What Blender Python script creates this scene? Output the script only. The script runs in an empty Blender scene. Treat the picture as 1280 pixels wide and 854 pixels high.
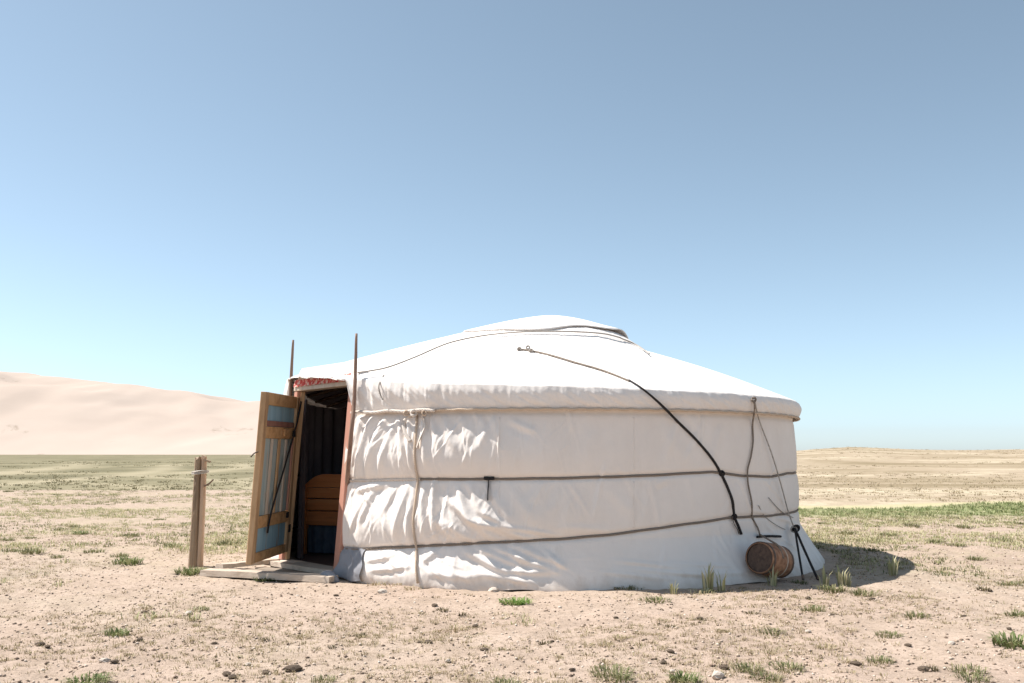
import bpy, math, random
import numpy as np
from mathutils import Vector, Matrix

R = math.radians
rng = np.random.default_rng(7)
random.seed(7)
SC = bpy.context.scene
COL = SC.collection

# ------------------------------------------------------------------ camera
CAM_H = 1.15
FPX = 1150.0                       # focal length in photo pixels (1280 wide)
PITCH = math.atan(145.0 / FPX)     # horizon sits at row 572 of 854
cam_d = bpy.data.cameras.new('camera')
cam_d.sensor_width = 36.0
cam_d.lens = FPX / 1280.0 * 36.0
cam_d.clip_start = 0.05
cam_d.clip_end = 20000
cam = bpy.data.objects.new('camera', cam_d)
cam.location = (0, 0, CAM_H)
cam.rotation_euler = (math.pi / 2 + PITCH, 0, 0)
COL.objects.link(cam)
SC.camera = cam

# ------------------------------------------------------------------ sky, sun, exposure
SUN_EL = R(57.0)
sun_h = Vector((-0.981, 0.195, 0)).normalized()
SUN_ROT = math.atan2(sun_h.x, sun_h.y)
w = bpy.data.worlds.new('World')
SC.world = w
w.use_nodes = True
wn = w.node_tree.nodes
wl = w.node_tree.links
wn.clear()
sky = wn.new('ShaderNodeTexSky')
sky.sky_type = 'NISHITA'
sky.sun_disc = False
sky.sun_elevation = SUN_EL
sky.sun_rotation = SUN_ROT
sky.altitude = 1200
sky.air_density = 0.8
sky.dust_density = 1.4
sky.ozone_density = 1.6
hs = wn.new('ShaderNodeHueSaturation')
hs.inputs['Hue'].default_value = 0.479
hs.inputs['Saturation'].default_value = 0.63
hs.inputs['Value'].default_value = 1.0
bg = wn.new('ShaderNodeBackground')
bg.inputs['Strength'].default_value = 0.105
out = wn.new('ShaderNodeOutputWorld')
wl.new(sky.outputs[0], hs.inputs['Color'])
tint = wn.new('ShaderNodeMix')            # the photograph's slightly cyan white balance, over the whole sky
tint.data_type = 'RGBA'; tint.blend_type = 'MULTIPLY'
tint.inputs[0].default_value = 1.0
tint.inputs[7].default_value = (0.90, 0.98, 1.045, 1)
wl.new(hs.outputs[0], tint.inputs[6])
wl.new(tint.outputs[2], bg.inputs['Color'])
wl.new(bg.outputs[0], out.inputs['Surface'])

sun_d = bpy.data.lights.new('sun', 'SUN')
sun_d.energy = 5.0
sun_d.angle = R(0.53)
sun_d.color = (1.0, 0.955, 0.90)
sun = bpy.data.objects.new('sun', sun_d)
sdir = Vector((sun_h.x * math.cos(SUN_EL), sun_h.y * math.cos(SUN_EL), math.sin(SUN_EL)))
sun.rotation_euler = sdir.to_track_quat('Z', 'Y').to_euler()
sun.location = sdir * 60
COL.objects.link(sun)

SC.view_settings.view_transform = 'Standard'
SC.view_settings.look = 'None'
SC.view_settings.exposure = 0.72
SC.view_settings.gamma = 1.0
SC.view_settings.use_curve_mapping = False
SC.render.engine = 'CYCLES'
SC.cycles.max_bounces = 8
SC.cycles.diffuse_bounces = 5

# ------------------------------------------------------------------ helpers
def ray(px, py):
    """Direction through a photo pixel (1280x854)."""
    x, y = (px - 640.0) / FPX, (427.0 - py) / FPX
    c, s = math.cos(PITCH), math.sin(PITCH)
    return Vector((x, c - y * s, s + y * c))

def on_ground(px, py, z=0.0):
    d = ray(px, py)
    t = (z - CAM_H) / d.z
    return Vector((d.x * t, d.y * t, z))

def at_depth(px, py, Y):
    d = ray(px, py)
    t = Y / d.y
    return Vector((d.x * t, Y, CAM_H + d.z * t))

def _hash(ix, iy, seed):
    n = (ix.astype(np.int64) * 374761393 + iy.astype(np.int64) * 668265263 + seed * 982451653) & 0x7fffffff
    n = ((n ^ (n >> 13)) * 1274126177) & 0x7fffffff
    return ((n ^ (n >> 16)) & 0xffff) / 65535.0

def vnoise(x, y, seed=0):
    x = np.asarray(x, float); y = np.asarray(y, float)
    ix = np.floor(x); iy = np.floor(y)
    fx = x - ix; fy = y - iy
    fx = fx * fx * (3 - 2 * fx); fy = fy * fy * (3 - 2 * fy)
    ix = ix.astype(np.int64); iy = iy.astype(np.int64)
    a = _hash(ix, iy, seed); b = _hash(ix + 1, iy, seed)
    c = _hash(ix, iy + 1, seed); d = _hash(ix + 1, iy + 1, seed)
    return (a + (b - a) * fx) * (1 - fy) + (c + (d - c) * fx) * fy

def fbm(x, y, seed=0, octv=4, gain=0.5):
    s = 0; a = 1.0; t = 0
    for i in range(octv):
        s = s + a * vnoise(np.asarray(x) * 2 ** i, np.asarray(y) * 2 ** i, seed + i * 17)
        t += a; a *= gain
    return s / t

def sstep(a, b, x):
    t = np.clip((np.asarray(x, float) - a) / (b - a), 0, 1)
    return t * t * (3 - 2 * t)

def obj(name, verts, faces, mat, parent=None, smooth=True, local=None):
    me = bpy.data.meshes.new(name)
    me.from_pydata([tuple(v) for v in verts], [], [tuple(int(i) for i in f) for f in faces])
    if smooth:
        me.polygons.foreach_set('use_smooth', [True] * len(me.polygons))
    me.materials.append(mat)
    me.update()
    return link(name, me, parent)

def link(name, me, parent=None):
    o = bpy.data.objects.new(name, me)
    COL.objects.link(o)
    if parent is not None:
        o.parent = parent
    return o

def big_mesh(name, V, Q, T, mat, smooth=False, tone=None):
    """Fast mesh from numpy: V (n,3), Q (m,4) quads, T (k,3) triangles."""
    me = bpy.data.meshes.new(name)
    nq = 0 if Q is None else len(Q)
    nt = 0 if T is None else len(T)
    loops = []
    if nq: loops.append(np.asarray(Q).ravel())
    if nt: loops.append(np.asarray(T).ravel())
    loops = np.concatenate(loops).astype(np.int32)
    starts = np.concatenate([np.arange(nq) * 4, nq * 4 + np.arange(nt) * 3]).astype(np.int32)
    me.vertices.add(len(V))
    me.vertices.foreach_set('co', np.asarray(V, np.float32).ravel())
    me.loops.add(len(loops))
    me.loops.foreach_set('vertex_index', loops)
    me.polygons.add(nq + nt)
    me.polygons.foreach_set('loop_start', starts)
    if smooth:
        me.polygons.foreach_set('use_smooth', np.ones(nq + nt, bool))
    if tone is not None:
        for nm, arr in tone.items():
            at = me.attributes.new(nm, 'FLOAT', 'POINT')
            at.data.foreach_set('value', np.asarray(arr, np.float32).ravel())
    me.materials.append(mat)
    me.update(calc_edges=True)
    me.validate()
    return me

def grid_quads(nu, nv, wrap=False):
    """nu columns x nv rows, vertex index = row*nu + col."""
    c = np.arange(nu if wrap else nu - 1)
    r = np.arange(nv - 1)
    C, Rr = np.meshgrid(c, r)
    C2 = (C + 1) % nu
    return np.stack([Rr * nu + C, Rr * nu + C2, (Rr + 1) * nu + C2, (Rr + 1) * nu + C], -1).reshape(-1, 4)

def empty(name, loc, label=None, cat=None, group=None, rz=0.0):
    o = bpy.data.objects.new(name, None)
    o.location = loc
    o.rotation_euler = (0, 0, rz)
    o.empty_display_size = 0.2
    COL.objects.link(o)
    tag(o, label, cat, group)
    return o

def tag(o, label=None, cat=None, group=None, kind=None):
    if label: o['label'] = label
    if cat: o['category'] = cat
    if group: o['group'] = group
    if kind: o['kind'] = kind
    return o

def box(p0, p1, jit=0.0, bevel=0.0):
    """Axis box as (verts, faces); corners cut when bevel > 0."""
    x0, y0, z0 = p0; x1, y1, z1 = p1
    if bevel <= 0:
        v = [(x0, y0, z0), (x1, y0, z0), (x1, y1, z0), (x0, y1, z0), (x0, y0, z1), (x1, y0, z1), (x1, y1, z1), (x0, y1, z1)]
        f = [(3, 2, 1, 0), (4, 5, 6, 7), (0, 1, 5, 4), (1, 2, 6, 5), (2, 3, 7, 6), (3, 0, 4, 7)]
    else:
        import bmesh
        bm = bmesh.new()
        vs = [bm.verts.new(c) for c in box(p0, p1)[0]]
        for q in box(p0, p1)[1]:
            bm.faces.new([vs[i] for i in q])
        bmesh.ops.bevel(bm, geom=list(bm.edges), offset=bevel, segments=1, affect='EDGES')
        bm.verts.index_update()
        v = [tuple(x.co) for x in bm.verts]
        f = [tuple(x.index for x in q.verts) for q in bm.faces]
        bm.free()
    if jit:
        v = [tuple(c + random.uniform(-jit, jit) for c in q) for q in v]
    return v, f

def xf(v, M):
    return [tuple(M @ Vector(q)) for q in v]

def frame_from(p, q, up=Vector((0, 0, 1))):
    """Matrix whose local X runs from p towards q, Z close to up."""
    x = (Vector(q) - Vector(p)).normalized()
    y = up.cross(x)
    if y.length < 1e-4:
        y = Vector((0, 1, 0)).cross(x)
    y.normalize()
    z = x.cross(y)
    return Matrix(((x.x, y.x, z.x, p[0]), (x.y, y.y, z.y, p[1]), (x.z, y.z, z.z, p[2]), (0, 0, 0, 1)))

def smooth_path(pts, sub=6):
    P = [Vector(p) for p in pts]
    if len(P) < 3:
        n = sub
        return [P[0].lerp(P[-1], i / n) for i in range(n + 1)]
    o = []
    for i in range(len(P) - 1):
        p0 = P[max(i - 1, 0)]; p1 = P[i]; p2 = P[i + 1]; p3 = P[min(i + 2, len(P) - 1)]
        for k in range(sub):
            t = k / sub
            o.append(0.5 * ((2 * p1) + (p2 - p0) * t + (2 * p0 - 5 * p1 + 4 * p2 - p3) * t * t + (3 * p1 - p0 - 3 * p2 + p3) * t ** 3))
    o.append(P[-1])
    return o

def tube(path, rad, sides=7, flat=1.0, rough=0.0, up=None):
    """Tube along points; rad is a number or a function of 0..1."""
    V = []; F = []
    n = len(path)
    N = None
    for i, p in enumerate(path):
        t = (path[min(i + 1, n - 1)] - path[max(i - 1, 0)]).normalized()
        if N is None:
            ref = up if up is not None else (Vector((0, 0, 1)) if abs(t.z) < .9 else Vector((0, 1, 0)))
            N = (ref - t * ref.dot(t)).normalized()
        else:
            N = (N - t * N.dot(t)).normalized()
        B = t.cross(N)
        r = rad(i / (n - 1)) if callable(rad) else rad
        for k in range(sides):
            a = 2 * math.pi * k / sides
            rr = r * (1 + random.uniform(-rough, rough))
            V.append(p + N * (math.cos(a) * rr) + B * (math.sin(a) * rr * flat))
    for i in range(n - 1):
        for k in range(sides):
            k2 = (k + 1) % sides
            F.append((i * sides + k, i * sides + k2, (i + 1) * sides + k2, (i + 1) * sides + k))
    F.append(tuple(range(sides - 1, -1, -1)))
    F.append(tuple((n - 1) * sides + k for k in range(sides)))
    return V, F

# ------------------------------------------------------------------ materials
def new_mat(name):
    m = bpy.data.materials.new(name)
    m.use_nodes = True
    nt = m.node_tree
    b = nt.nodes['Principled BSDF']
    return m, nt, b

def N(nt, typ, **kw):
    n = nt.nodes.new(typ)
    for k, v in kw.items():
        if k in n.inputs.keys():
            n.inputs[k].default_value = v
        else:
            setattr(n, k, v)
    return n

def coords(nt, scale=(1, 1, 1), kind='Object'):
    tc = nt.nodes.new('ShaderNodeTexCoord')
    mp = nt.nodes.new('ShaderNodeMapping')
    mp.inputs['Scale'].default_value = scale
    nt.links.new(tc.outputs[kind], mp.inputs['Vector'])
    return mp.outputs[0]

def noise(nt, vec, scale, detail=4, rough=0.55, dist=0.0):
    n = nt.nodes.new('ShaderNodeTexNoise')
    n.inputs['Scale'].default_value = scale
    n.inputs['Detail'].default_value = detail
    n.inputs['Roughness'].default_value = rough
    n.inputs['Distortion'].default_value = dist
    if vec is not None:
        nt.links.new(vec, n.inputs['Vector'])
    return n.outputs['Fac']

def ramp(nt, fac, stops):
    r = nt.nodes.new('ShaderNodeValToRGB')
    el = r.color_ramp.elements
    while len(el) > 1: el.remove(el[-1])
    el[0].position = stops[0][0]; el[0].color = (*stops[0][1], 1)
    for p, c in stops[1:]:
        e = el.new(p); e.color = (*c, 1)
    nt.links.new(fac, r.inputs['Fac'])
    return r.outputs['Color']

def mix(nt, fac, a, b, mode='MIX'):
    m = nt.nodes.new('ShaderNodeMix')
    m.data_type = 'RGBA'; m.blend_type = mode
    for sock, v in ((m.inputs[0], fac), (m.inputs[6], a), (m.inputs[7], b)):
        if hasattr(v, 'is_linked') or isinstance(v, bpy.types.NodeSocket):
            nt.links.new(v, sock)
        elif isinstance(v, (int, float)):
            sock.default_value = v
        else:
            sock.default_value = (*v, 1)
    return m.outputs[2]

def math_n(nt, op, a, b=None, clamp=False):
    m = nt.nodes.new('ShaderNodeMath'); m.operation = op; m.use_clamp = clamp
    for i, v in enumerate((a, b)):
        if v is None: continue
        if isinstance(v, bpy.types.NodeSocket): nt.links.new(v, m.inputs[i])
        else: m.inputs[i].default_value = v
    return m.outputs[0]

def bump(nt, b, h, strength=0.4, dist=0.01):
    n = nt.nodes.new('ShaderNodeBump')
    n.inputs['Strength'].default_value = strength
    n.inputs['Distance'].default_value = dist
    nt.links.new(h, n.inputs['Height'])
    nt.links.new(n.outputs[0], b.inputs['Normal'])

def attr(nt, name):
    a = nt.nodes.new('ShaderNodeAttribute'); a.attribute_name = name
    return a.outputs['Fac']

def m_canvas(name, base, stain, bstr=0.25, dirt=0.0):
    m, nt, b = new_mat(name)
    v = coords(nt)
    n1 = noise(nt, v, 1.6, 5, 0.6, 0.4)
    n2 = noise(nt, coords(nt, (1, 1, .25)), 6, 4, 0.6)
    c = ramp(nt, n1, [(0.38, base), (0.68, stain)])
    c = mix(nt, 0.35, c, ramp(nt, n2, [(0.35, stain), (0.62, base)]))
    if dirt:                                # dust splashed up from the ground
        sp = nt.nodes.new('ShaderNodeSeparateXYZ'); nt.links.new(v, sp.inputs[0])
        k = math_n(nt, 'ADD', math_n(nt, 'MULTIPLY', sp.outputs[2], -4.5), math_n(nt, 'MULTIPLY', noise(nt, coords(nt, (1, 1, .5)), 7, 6, .7), 1.5))
        c = mix(nt, math_n(nt, 'MULTIPLY', ramp(nt, k, [(.25, (0, 0, 0)), (.75, (1, 1, 1))]), dirt), c, (0.50, 0.40, 0.32))
        st = ramp(nt, noise(nt, coords(nt, (2.2, 2.2, .35)), 2.0, 6, .7, .3), [(.60, (0, 0, 0)), (.72, (1, 1, 1))])
        c = mix(nt, math_n(nt, 'MULTIPLY', st, .22), c, (0.52, 0.45, 0.38))
    nt.links.new(c, b.inputs['Base Color'])
    b.inputs['Roughness'].default_value = 0.9
    b.inputs['Specular IOR Level'].default_value = 0.08
    h = math_n(nt, 'ADD', math_n(nt, 'MULTIPLY', noise(nt, v, 260, 2), 0.12), noise(nt, v, 9, 5, .55, .6))
    bump(nt, b, h, bstr, 0.02)
    return m

def m_wood(name, c0, c1, c2, axis='Z', scale=14, rough=0.75, bstr=0.4, paint=None, thr=.42):
    m, nt, b = new_mat(name)
    sc = {'X': (.09, 1, 1), 'Y': (1, .09, 1), 'Z': (1, 1, .09)}[axis]
    v = coords(nt, sc)
    n1 = noise(nt, v, scale, 6, .62, .3)
    n2 = noise(nt, v, scale * 4, 4, .6)
    n3 = noise(nt, coords(nt), 2.3, 3)
    c = ramp(nt, n1, [(0.3, c0), (0.5, c1), (0.72, c2)])
    c = mix(nt, math_n(nt, 'MULTIPLY', n2, .5), c, c0)
    if paint:
        msk = ramp(nt, noise(nt, coords(nt, sc), 9, 5, .7), [(thr, (0, 0, 0)), (thr + .06, (1, 1, 1))])
        c = mix(nt, msk, c, paint)
    c = mix(nt, math_n(nt, 'MULTIPLY', n3, .3), c, tuple(x * .6 for x in c1))
    nt.links.new(c, b.inputs['Base Color'])
    b.inputs['Roughness'].default_value = rough
    b.inputs['Specular IOR Level'].default_value = 0.25
    bump(nt, b, math_n(nt, 'ADD', n1, math_n(nt, 'MULTIPLY', n2, .5)), bstr, 0.006)
    return m

def m_plain(name, c0, c1, scale=20, rough=0.8, bstr=0.3, bd=0.004, metal=0.0):
    m, nt, b = new_mat(name)
    v = coords(nt)
    n1 = noise(nt, v, scale, 5, .6)
    nt.links.new(ramp(nt, n1, [(0.32, c0), (0.68, c1)]), b.inputs['Base Color'])
    b.inputs['Roughness'].default_value = rough
    b.inputs['Metallic'].default_value = metal
    b.inputs['Specular IOR Level'].default_value = 0.25
    bump(nt, b, noise(nt, v, scale * 3, 4), bstr, bd)
    return m

def m_rope(name, c0, c1):
    m, nt, b = new_mat(name)
    v = coords(nt)
    wv = nt.nodes.new('ShaderNodeTexWave')
    wv.inputs['Scale'].default_value = 42
    wv.inputs['Distortion'].default_value = 1.5
    wv.bands_direction = 'DIAGONAL'
    nt.links.new(v, wv.inputs['Vector'])
    c = mix(nt, wv.outputs['Fac'], c0, c1)
    nt.links.new(c, b.inputs['Base Color'])
    b.inputs['Roughness'].default_value = 0.95
    b.inputs['Specular IOR Level'].default_value = 0.1
    bump(nt, b, wv.outputs['Fac'], .6, .004)
    return m

def m_blade(name, stops, trans=0.25):
    m, nt, b = new_mat(name)
    c = ramp(nt, attr(nt, 'tone'), stops)
    nt.links.new(c, b.inputs['Base Color'])
    b.inputs['Roughness'].default_value = 0.75
    b.inputs['Specular IOR Level'].default_value = 0.2
    tr = nt.nodes.new('ShaderNodeBsdfTranslucent')
    nt.links.new(c, tr.inputs['Color'])
    ms = nt.nodes.new('ShaderNodeMixShader')
    ms.inputs[0].default_value = trans
    o = nt.nodes['Material Output']
    nt.links.new(b.outputs[0], ms.inputs[1]); nt.links.new(tr.outputs[0], ms.inputs[2])
    nt.links.new(ms.outputs[0], o.inputs['Surface'])
    return m

def m_tone(name, stops, bs=30):
    m, nt, b = new_mat(name)
    c = ramp(nt, attr(nt, 'tone'), stops)
    nt.links.new(c, b.inputs['Base Color'])
    b.inputs['Roughness'].default_value = 0.9
    b.inputs['Specular IOR Level'].default_value = 0.2
    return m

M = {}
M['canvas'] = m_canvas('wall_canvas', (0.82, 0.755, 0.70), (0.76, 0.69, 0.63), dirt=.5)
M['roof'] = m_canvas('roof_canvas', (0.80, 0.75, 0.705), (0.74, 0.685, 0.64))
M['greyshade_cloth'] = m_canvas('grey_shade_cloth', (0.30, 0.30, 0.32), (0.23, 0.23, 0.245))  # grey darkened to carry the shade on the wall skirt; bundle shares it
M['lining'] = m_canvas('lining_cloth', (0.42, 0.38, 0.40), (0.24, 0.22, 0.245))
M['rope_dark'] = m_rope('dark_rope', (0.10, 0.075, 0.06), (0.20, 0.16, 0.13))
M['rope_mid'] = m_rope('brown_rope', (0.17, 0.135, 0.11), (0.30, 0.25, 0.205))
M['rope_grey'] = m_rope('grey_rope', (0.30, 0.27, 0.24), (0.45, 0.41, 0.37))
M['rope_tan'] = m_rope('tan_rope', (0.48, 0.36, 0.26), (0.66, 0.54, 0.43))
M['rope_pale'] = m_rope('pale_rope', (0.60, 0.52, 0.45), (0.74, 0.67, 0.60))
M['black'] = m_plain('black_webbing', (0.016, 0.014, 0.014), (0.035, 0.03, 0.03), 60, .8)
M['wood_door'] = m_wood('door_wood', (0.31, 0.18, 0.095), (0.58, 0.37, 0.20), (0.69, 0.49, 0.30), paint=(0.17, 0.095, 0.05), thr=.60)
M['wood_doorx'] = m_wood('door_rail_wood', (0.34, 0.18, 0.08), (0.62, 0.36, 0.165), (0.72, 0.47, 0.25), 'X')
M['wood_pink'] = m_wood('jamb_wood', (0.40, 0.22, 0.15), (0.58, 0.37, 0.27), (0.64, 0.46, 0.36), paint=(0.50, 0.24, 0.175))
M['wood_pale'] = m_wood('pale_wood', (0.45, 0.36, 0.28), (0.62, 0.52, 0.42), (0.70, 0.62, 0.52))
M['wood_pinkpole'] = m_wood('pole_reddish_wood', (0.16, 0.095, 0.07), (0.30, 0.19, 0.14), (0.42, 0.29, 0.22), scale=20)
M['wood_pole'] = m_wood('pole_wood', (0.11, 0.07, 0.05), (0.22, 0.145, 0.105), (0.33, 0.235, 0.18), scale=20)
M['wood_post'] = m_wood('post_wood', (0.12, 0.085, 0.055), (0.38, 0.27, 0.18), (0.56, 0.43, 0.31), scale=16, bstr=.9)
M['wood_post2'] = m_wood('post_light_wood', (0.30, 0.19, 0.125), (0.54, 0.38, 0.26), (0.66, 0.50, 0.37), scale=16, bstr=.8)
M['wood_bed'] = m_wood('bed_wood', (0.44, 0.15, 0.055), (0.68, 0.26, 0.095), (0.76, 0.36, 0.15), 'X')
M['step'] = m_wood('step_wood', (0.36, 0.28, 0.21), (0.56, 0.46, 0.37), (0.66, 0.57, 0.47), 'X', bstr=.7)
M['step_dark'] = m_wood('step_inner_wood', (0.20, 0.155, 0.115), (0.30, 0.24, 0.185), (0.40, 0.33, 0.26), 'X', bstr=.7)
M['blue'] = m_wood('blue_paint', (0.20, 0.33, 0.40), (0.31, 0.48, 0.56), (0.41, 0.57, 0.62), scale=8, bstr=.3, paint=(0.34, 0.24, 0.16), thr=.57)
M['teal'] = m_wood('grey_teal_plank', (0.27, 0.35, 0.345), (0.41, 0.49, 0.475), (0.54, 0.58, 0.555), scale=12, bstr=.5, paint=(0.50, 0.38, 0.28), thr=.55)
M['darkblue'] = m_plain('dark_blue_cloth', (0.05, 0.07, 0.10), (0.09, 0.115, 0.15), 12)
M['mattress'] = m_plain('mattress_cloth', (0.22, 0.10, 0.08), (0.33, 0.17, 0.12), 12)
M['floor'] = m_plain('floor_sheet', (0.10, 0.07, 0.06), (0.17, 0.12, 0.10), 8)
M['wire'] = m_plain('wire_metal', (0.42, 0.38, 0.34), (0.6, 0.56, 0.5), 60, .5, metal=.6)
M['keg_end'] = m_plain('keg_end_wood', (0.07, 0.045, 0.035), (0.14, 0.09, 0.065), 30, .85, .6)
M['keg'] = m_plain('keg_side_rust', (0.19, 0.095, 0.055), (0.45, 0.24, 0.14), 16, .8, .5)
M['keg_hoop'] = m_plain('keg_hoop_metal', (0.10, 0.07, 0.055), (0.18, 0.12, 0.09), 40, .65, metal=.3)
M['keg_band'] = m_plain('pale_band', (0.45, 0.33, 0.25), (0.62, 0.50, 0.40), 40, .8)
M['stone'] = m_plain('stone', (0.42, 0.35, 0.29), (0.62, 0.54, 0.46), 18, .9, .6)
M['dung'] = m_plain('dung', (0.065, 0.048, 0.035), (0.17, 0.125, 0.09), 60, .95, .8)

# red patterned strip above the door
m, nt, b = new_mat('red_patterned_cloth')
v = coords(nt)
n1 = noise(nt, v, 26, 3, .6)
c = ramp(nt, n1, [(0.42, (0.42, 0.045, 0.04)), (0.50, (0.55, 0.10, 0.08)), (0.60, (0.62, 0.45, 0.38))])
nt.links.new(c, b.inputs['Base Color']); b.inputs['Roughness'].default_value = .9
M['red'] = m

# ------------------------------------------------------------------ terrain
def hill_z(x, y):
    az = x / np.maximum(y, 1.0)
    side = sstep(0.05, 0.33, az)
    z = 2.55 * sstep(24, 170, y) * side
    z = z + (np.interp(az, [.2, .31, .365, .44, .5, .56, .7, 1.2], [-.2, -.15, .42, .0, -.12, .05, .5, -.3]) + .25 * (fbm(az * 14, y * 0 + 2, 31, 3) - .5)) * side * sstep(60, 170, y)
    z = z + 5.5 * sstep(250, 1500, y) * (1 - side) - 2.0 * sstep(190, 420, y) * side
    left = 1 - sstep(-.05, .12, az)
    z = z - 0.16 * left * sstep(33.5, 36.5, y + 2.0 * (fbm(x * .12, y * .05, 8, 3) - .5)) * (1 - sstep(60, 160, y))
    return z

def micro_z(x, y):
    near = 1 - sstep(26, 60, np.hypot(x, y))
    und = 0.05 * (fbm(x * .35, y * .35, 3, 3) - .5)
    cl = 0.042 * (fbm(x * 2.2, y * 2.2, 5, 4, .55) - .5) + 0.036 * (fbm(x * 9, y * 9, 11, 3, .6) - .5)
    return (und + cl) * near - .005

def ground_z(x, y):
    return hill_z(x, y) + micro_z(x, y)

def axis_pts(lo, hi, step, far_lo, far_hi, g):
    mid = list(np.arange(lo, hi, step))
    a = []; s = step; x = lo
    while x > far_lo:
        s *= g; x -= s; a.append(x)
    b_ = []; s = step; x = mid[-1]
    while x < far_hi:
        s *= g; x += s; b_.append(x)
    return np.array(a[::-1] + mid + b_)

gx = axis_pts(-7, 7, .05, -6000, 6000, 1.045)
gy = axis_pts(3.6, 13.5, .05, -3000, 6000, 1.03)
GX, GY = np.meshgrid(gx, gy)
GZ = ground_z(GX, GY)
gerC = np.array([0.35, 11.44])
din = np.hypot(GX - gerC[0], GY - gerC[1])
GZ = np.where(din < 2.9, np.minimum(GZ, -0.02), GZ)
az = GX / np.maximum(GY, .5)
rightm = sstep(.12, .22, az)
leftm = 1 - sstep(-.02, .14, az)
# cover maps: g_green lush grass, g_steppe sparse pale green cover, g_hill dry banded hill
wob = (fbm(GX * .16, GY * .05, 21, 4) - .5)
edge_n = 18.5 + 2.4 * wob - 1.2 * sstep(8, 14, GX)
edge_f = 21.2 + 1.0 * wob + 2.4 * sstep(8, 14, GX)
g_green = rightm * sstep(edge_n - .8, edge_n + .9, GY) * (1 - sstep(edge_f - .3, edge_f + .4, GY))
g_pale = rightm * sstep(edge_f - .1, edge_f + .3, GY) * (1 - sstep(edge_f + .9, edge_f + 1.6, GY))
g_hill = rightm * sstep(edge_f + .8, edge_f + 1.8, GY)
st_edge = 33.0 + 4.0 * (fbm(GX * .12, GY * .05, 8, 3) - .5)
g_steppe = leftm * sstep(st_edge - 1, st_edge + 1.5, GY) * (1 - .55 * sstep(-.3, -.2, az)) + (1 - leftm) * (1 - rightm) * sstep(24, 36, GY)
g_tuft = sstep(.42, .66, fbm(GX * .7, GY * .7, 41, 4)) * (sstep(6.5, 15, GY) * .75 + .12)

g_track = np.zeros_like(GX)
for (x0, y0, x1, y1, wd) in ((-24, 40, -56, 165, 1.3), (-40, 70, -125, 280, 2.2), (-10, 33, -27, 74, .9), (-27, 74, -52, 190, 1.6), (-14, 33.5, -32, 60, .6), (-60, 100, -160, 220, 3.0), (-16, 55, -30, 160, 1.2)):
    L_ = math.hypot(x1 - x0, y1 - y0); ux, uy = (x1 - x0) / L_, (y1 - y0) / L_
    u_ = (GX - x0) * ux + (GY - y0) * uy; v_ = -(GX - x0) * uy + (GY - y0) * ux + 2.5 * np.sin(u_ / L_ * 5)
    g_track = np.maximum(g_track, np.exp(-(v_ / wd) ** 2) * sstep(-.05 * L_, .05 * L_, u_) * (1 - sstep(.9 * L_, 1.1 * L_, u_)))

m, nt, b = new_mat('steppe_ground')
v = coords(nt)
n_big = noise(nt, v, .35, 5, .6, .5)
n_mid = noise(nt, v, 3.2, 6, .65, .3)
n_fine = noise(nt, v, 26, 5, .7)
n_grit = noise(nt, v, 120, 3, .7)
sand = ramp(nt, n_big, [(0.3, (0.34, 0.258, 0.205)), (0.45, (0.425, 0.325, 0.258)), (0.58, (0.435, 0.34, 0.268)), (0.72, (0.36, 0.298, 0.226))])
sand = mix(nt, math_n(nt, 'MULTIPLY', ramp(nt, n_mid, [(0.42, (0, 0, 0)), (0.68, (1, 1, 1))]), .7), sand, (0.31, 0.235, 0.175))
sand = mix(nt, math_n(nt, 'MULTIPLY', ramp(nt, n_fine, [(0.50, (0, 0, 0)), (0.68, (1, 1, 1))]), .7), sand, (0.21, 0.155, 0.115))
sand = mix(nt, math_n(nt, 'MULTIPLY', ramp(nt, n_grit, [(0.55, (0, 0, 0)), (0.75, (1, 1, 1))]), .45), sand, (0.62, 0.53, 0.44))
# sparse small plants between the clods
tuft_c = ramp(nt, n_mid, [(0.35, (0.30, 0.27, 0.15)), (0.6, (0.40, 0.34, 0.22))])
tm = math_n(nt, 'MULTIPLY', attr(nt, 'tuft'), ramp(nt, noise(nt, v, 7, 5, .7), [(0.42, (0, 0, 0)), (0.62, (1, 1, 1))]))
col = mix(nt, math_n(nt, 'MULTIPLY', tm, .75), sand, tuft_c)
# far steppe on the left, long drifts of grass and sand
vs = coords(nt, (.055, .035, 1)); vs.node.inputs['Rotation'].default_value = (0, 0, R(25))
n_s1 = noise(nt, vs, 1.0, 8, .66, .8)
n_s2 = noise(nt, coords(nt, (.5, .3, 1)), 1.0, 6, .7, .4)
step_c = ramp(nt, n_s1, [(0.36, (0.11, 0.098, 0.055)), (0.47, (0.165, 0.146, 0.086)), (0.55, (0.215, 0.188, 0.116)), (0.66, (0.30, 0.255, 0.165))])
step_c = mix(nt, math_n(nt, 'MULTIPLY', n_s2, .45), step_c, (0.20, 0.178, 0.108))
step_c = mix(nt, math_n(nt, 'MULTIPLY', attr(nt, 'track'), .75), step_c, (0.38, 0.325, 0.22))
col = mix(nt, attr(nt, 'steppe'), col, step_c)
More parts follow.
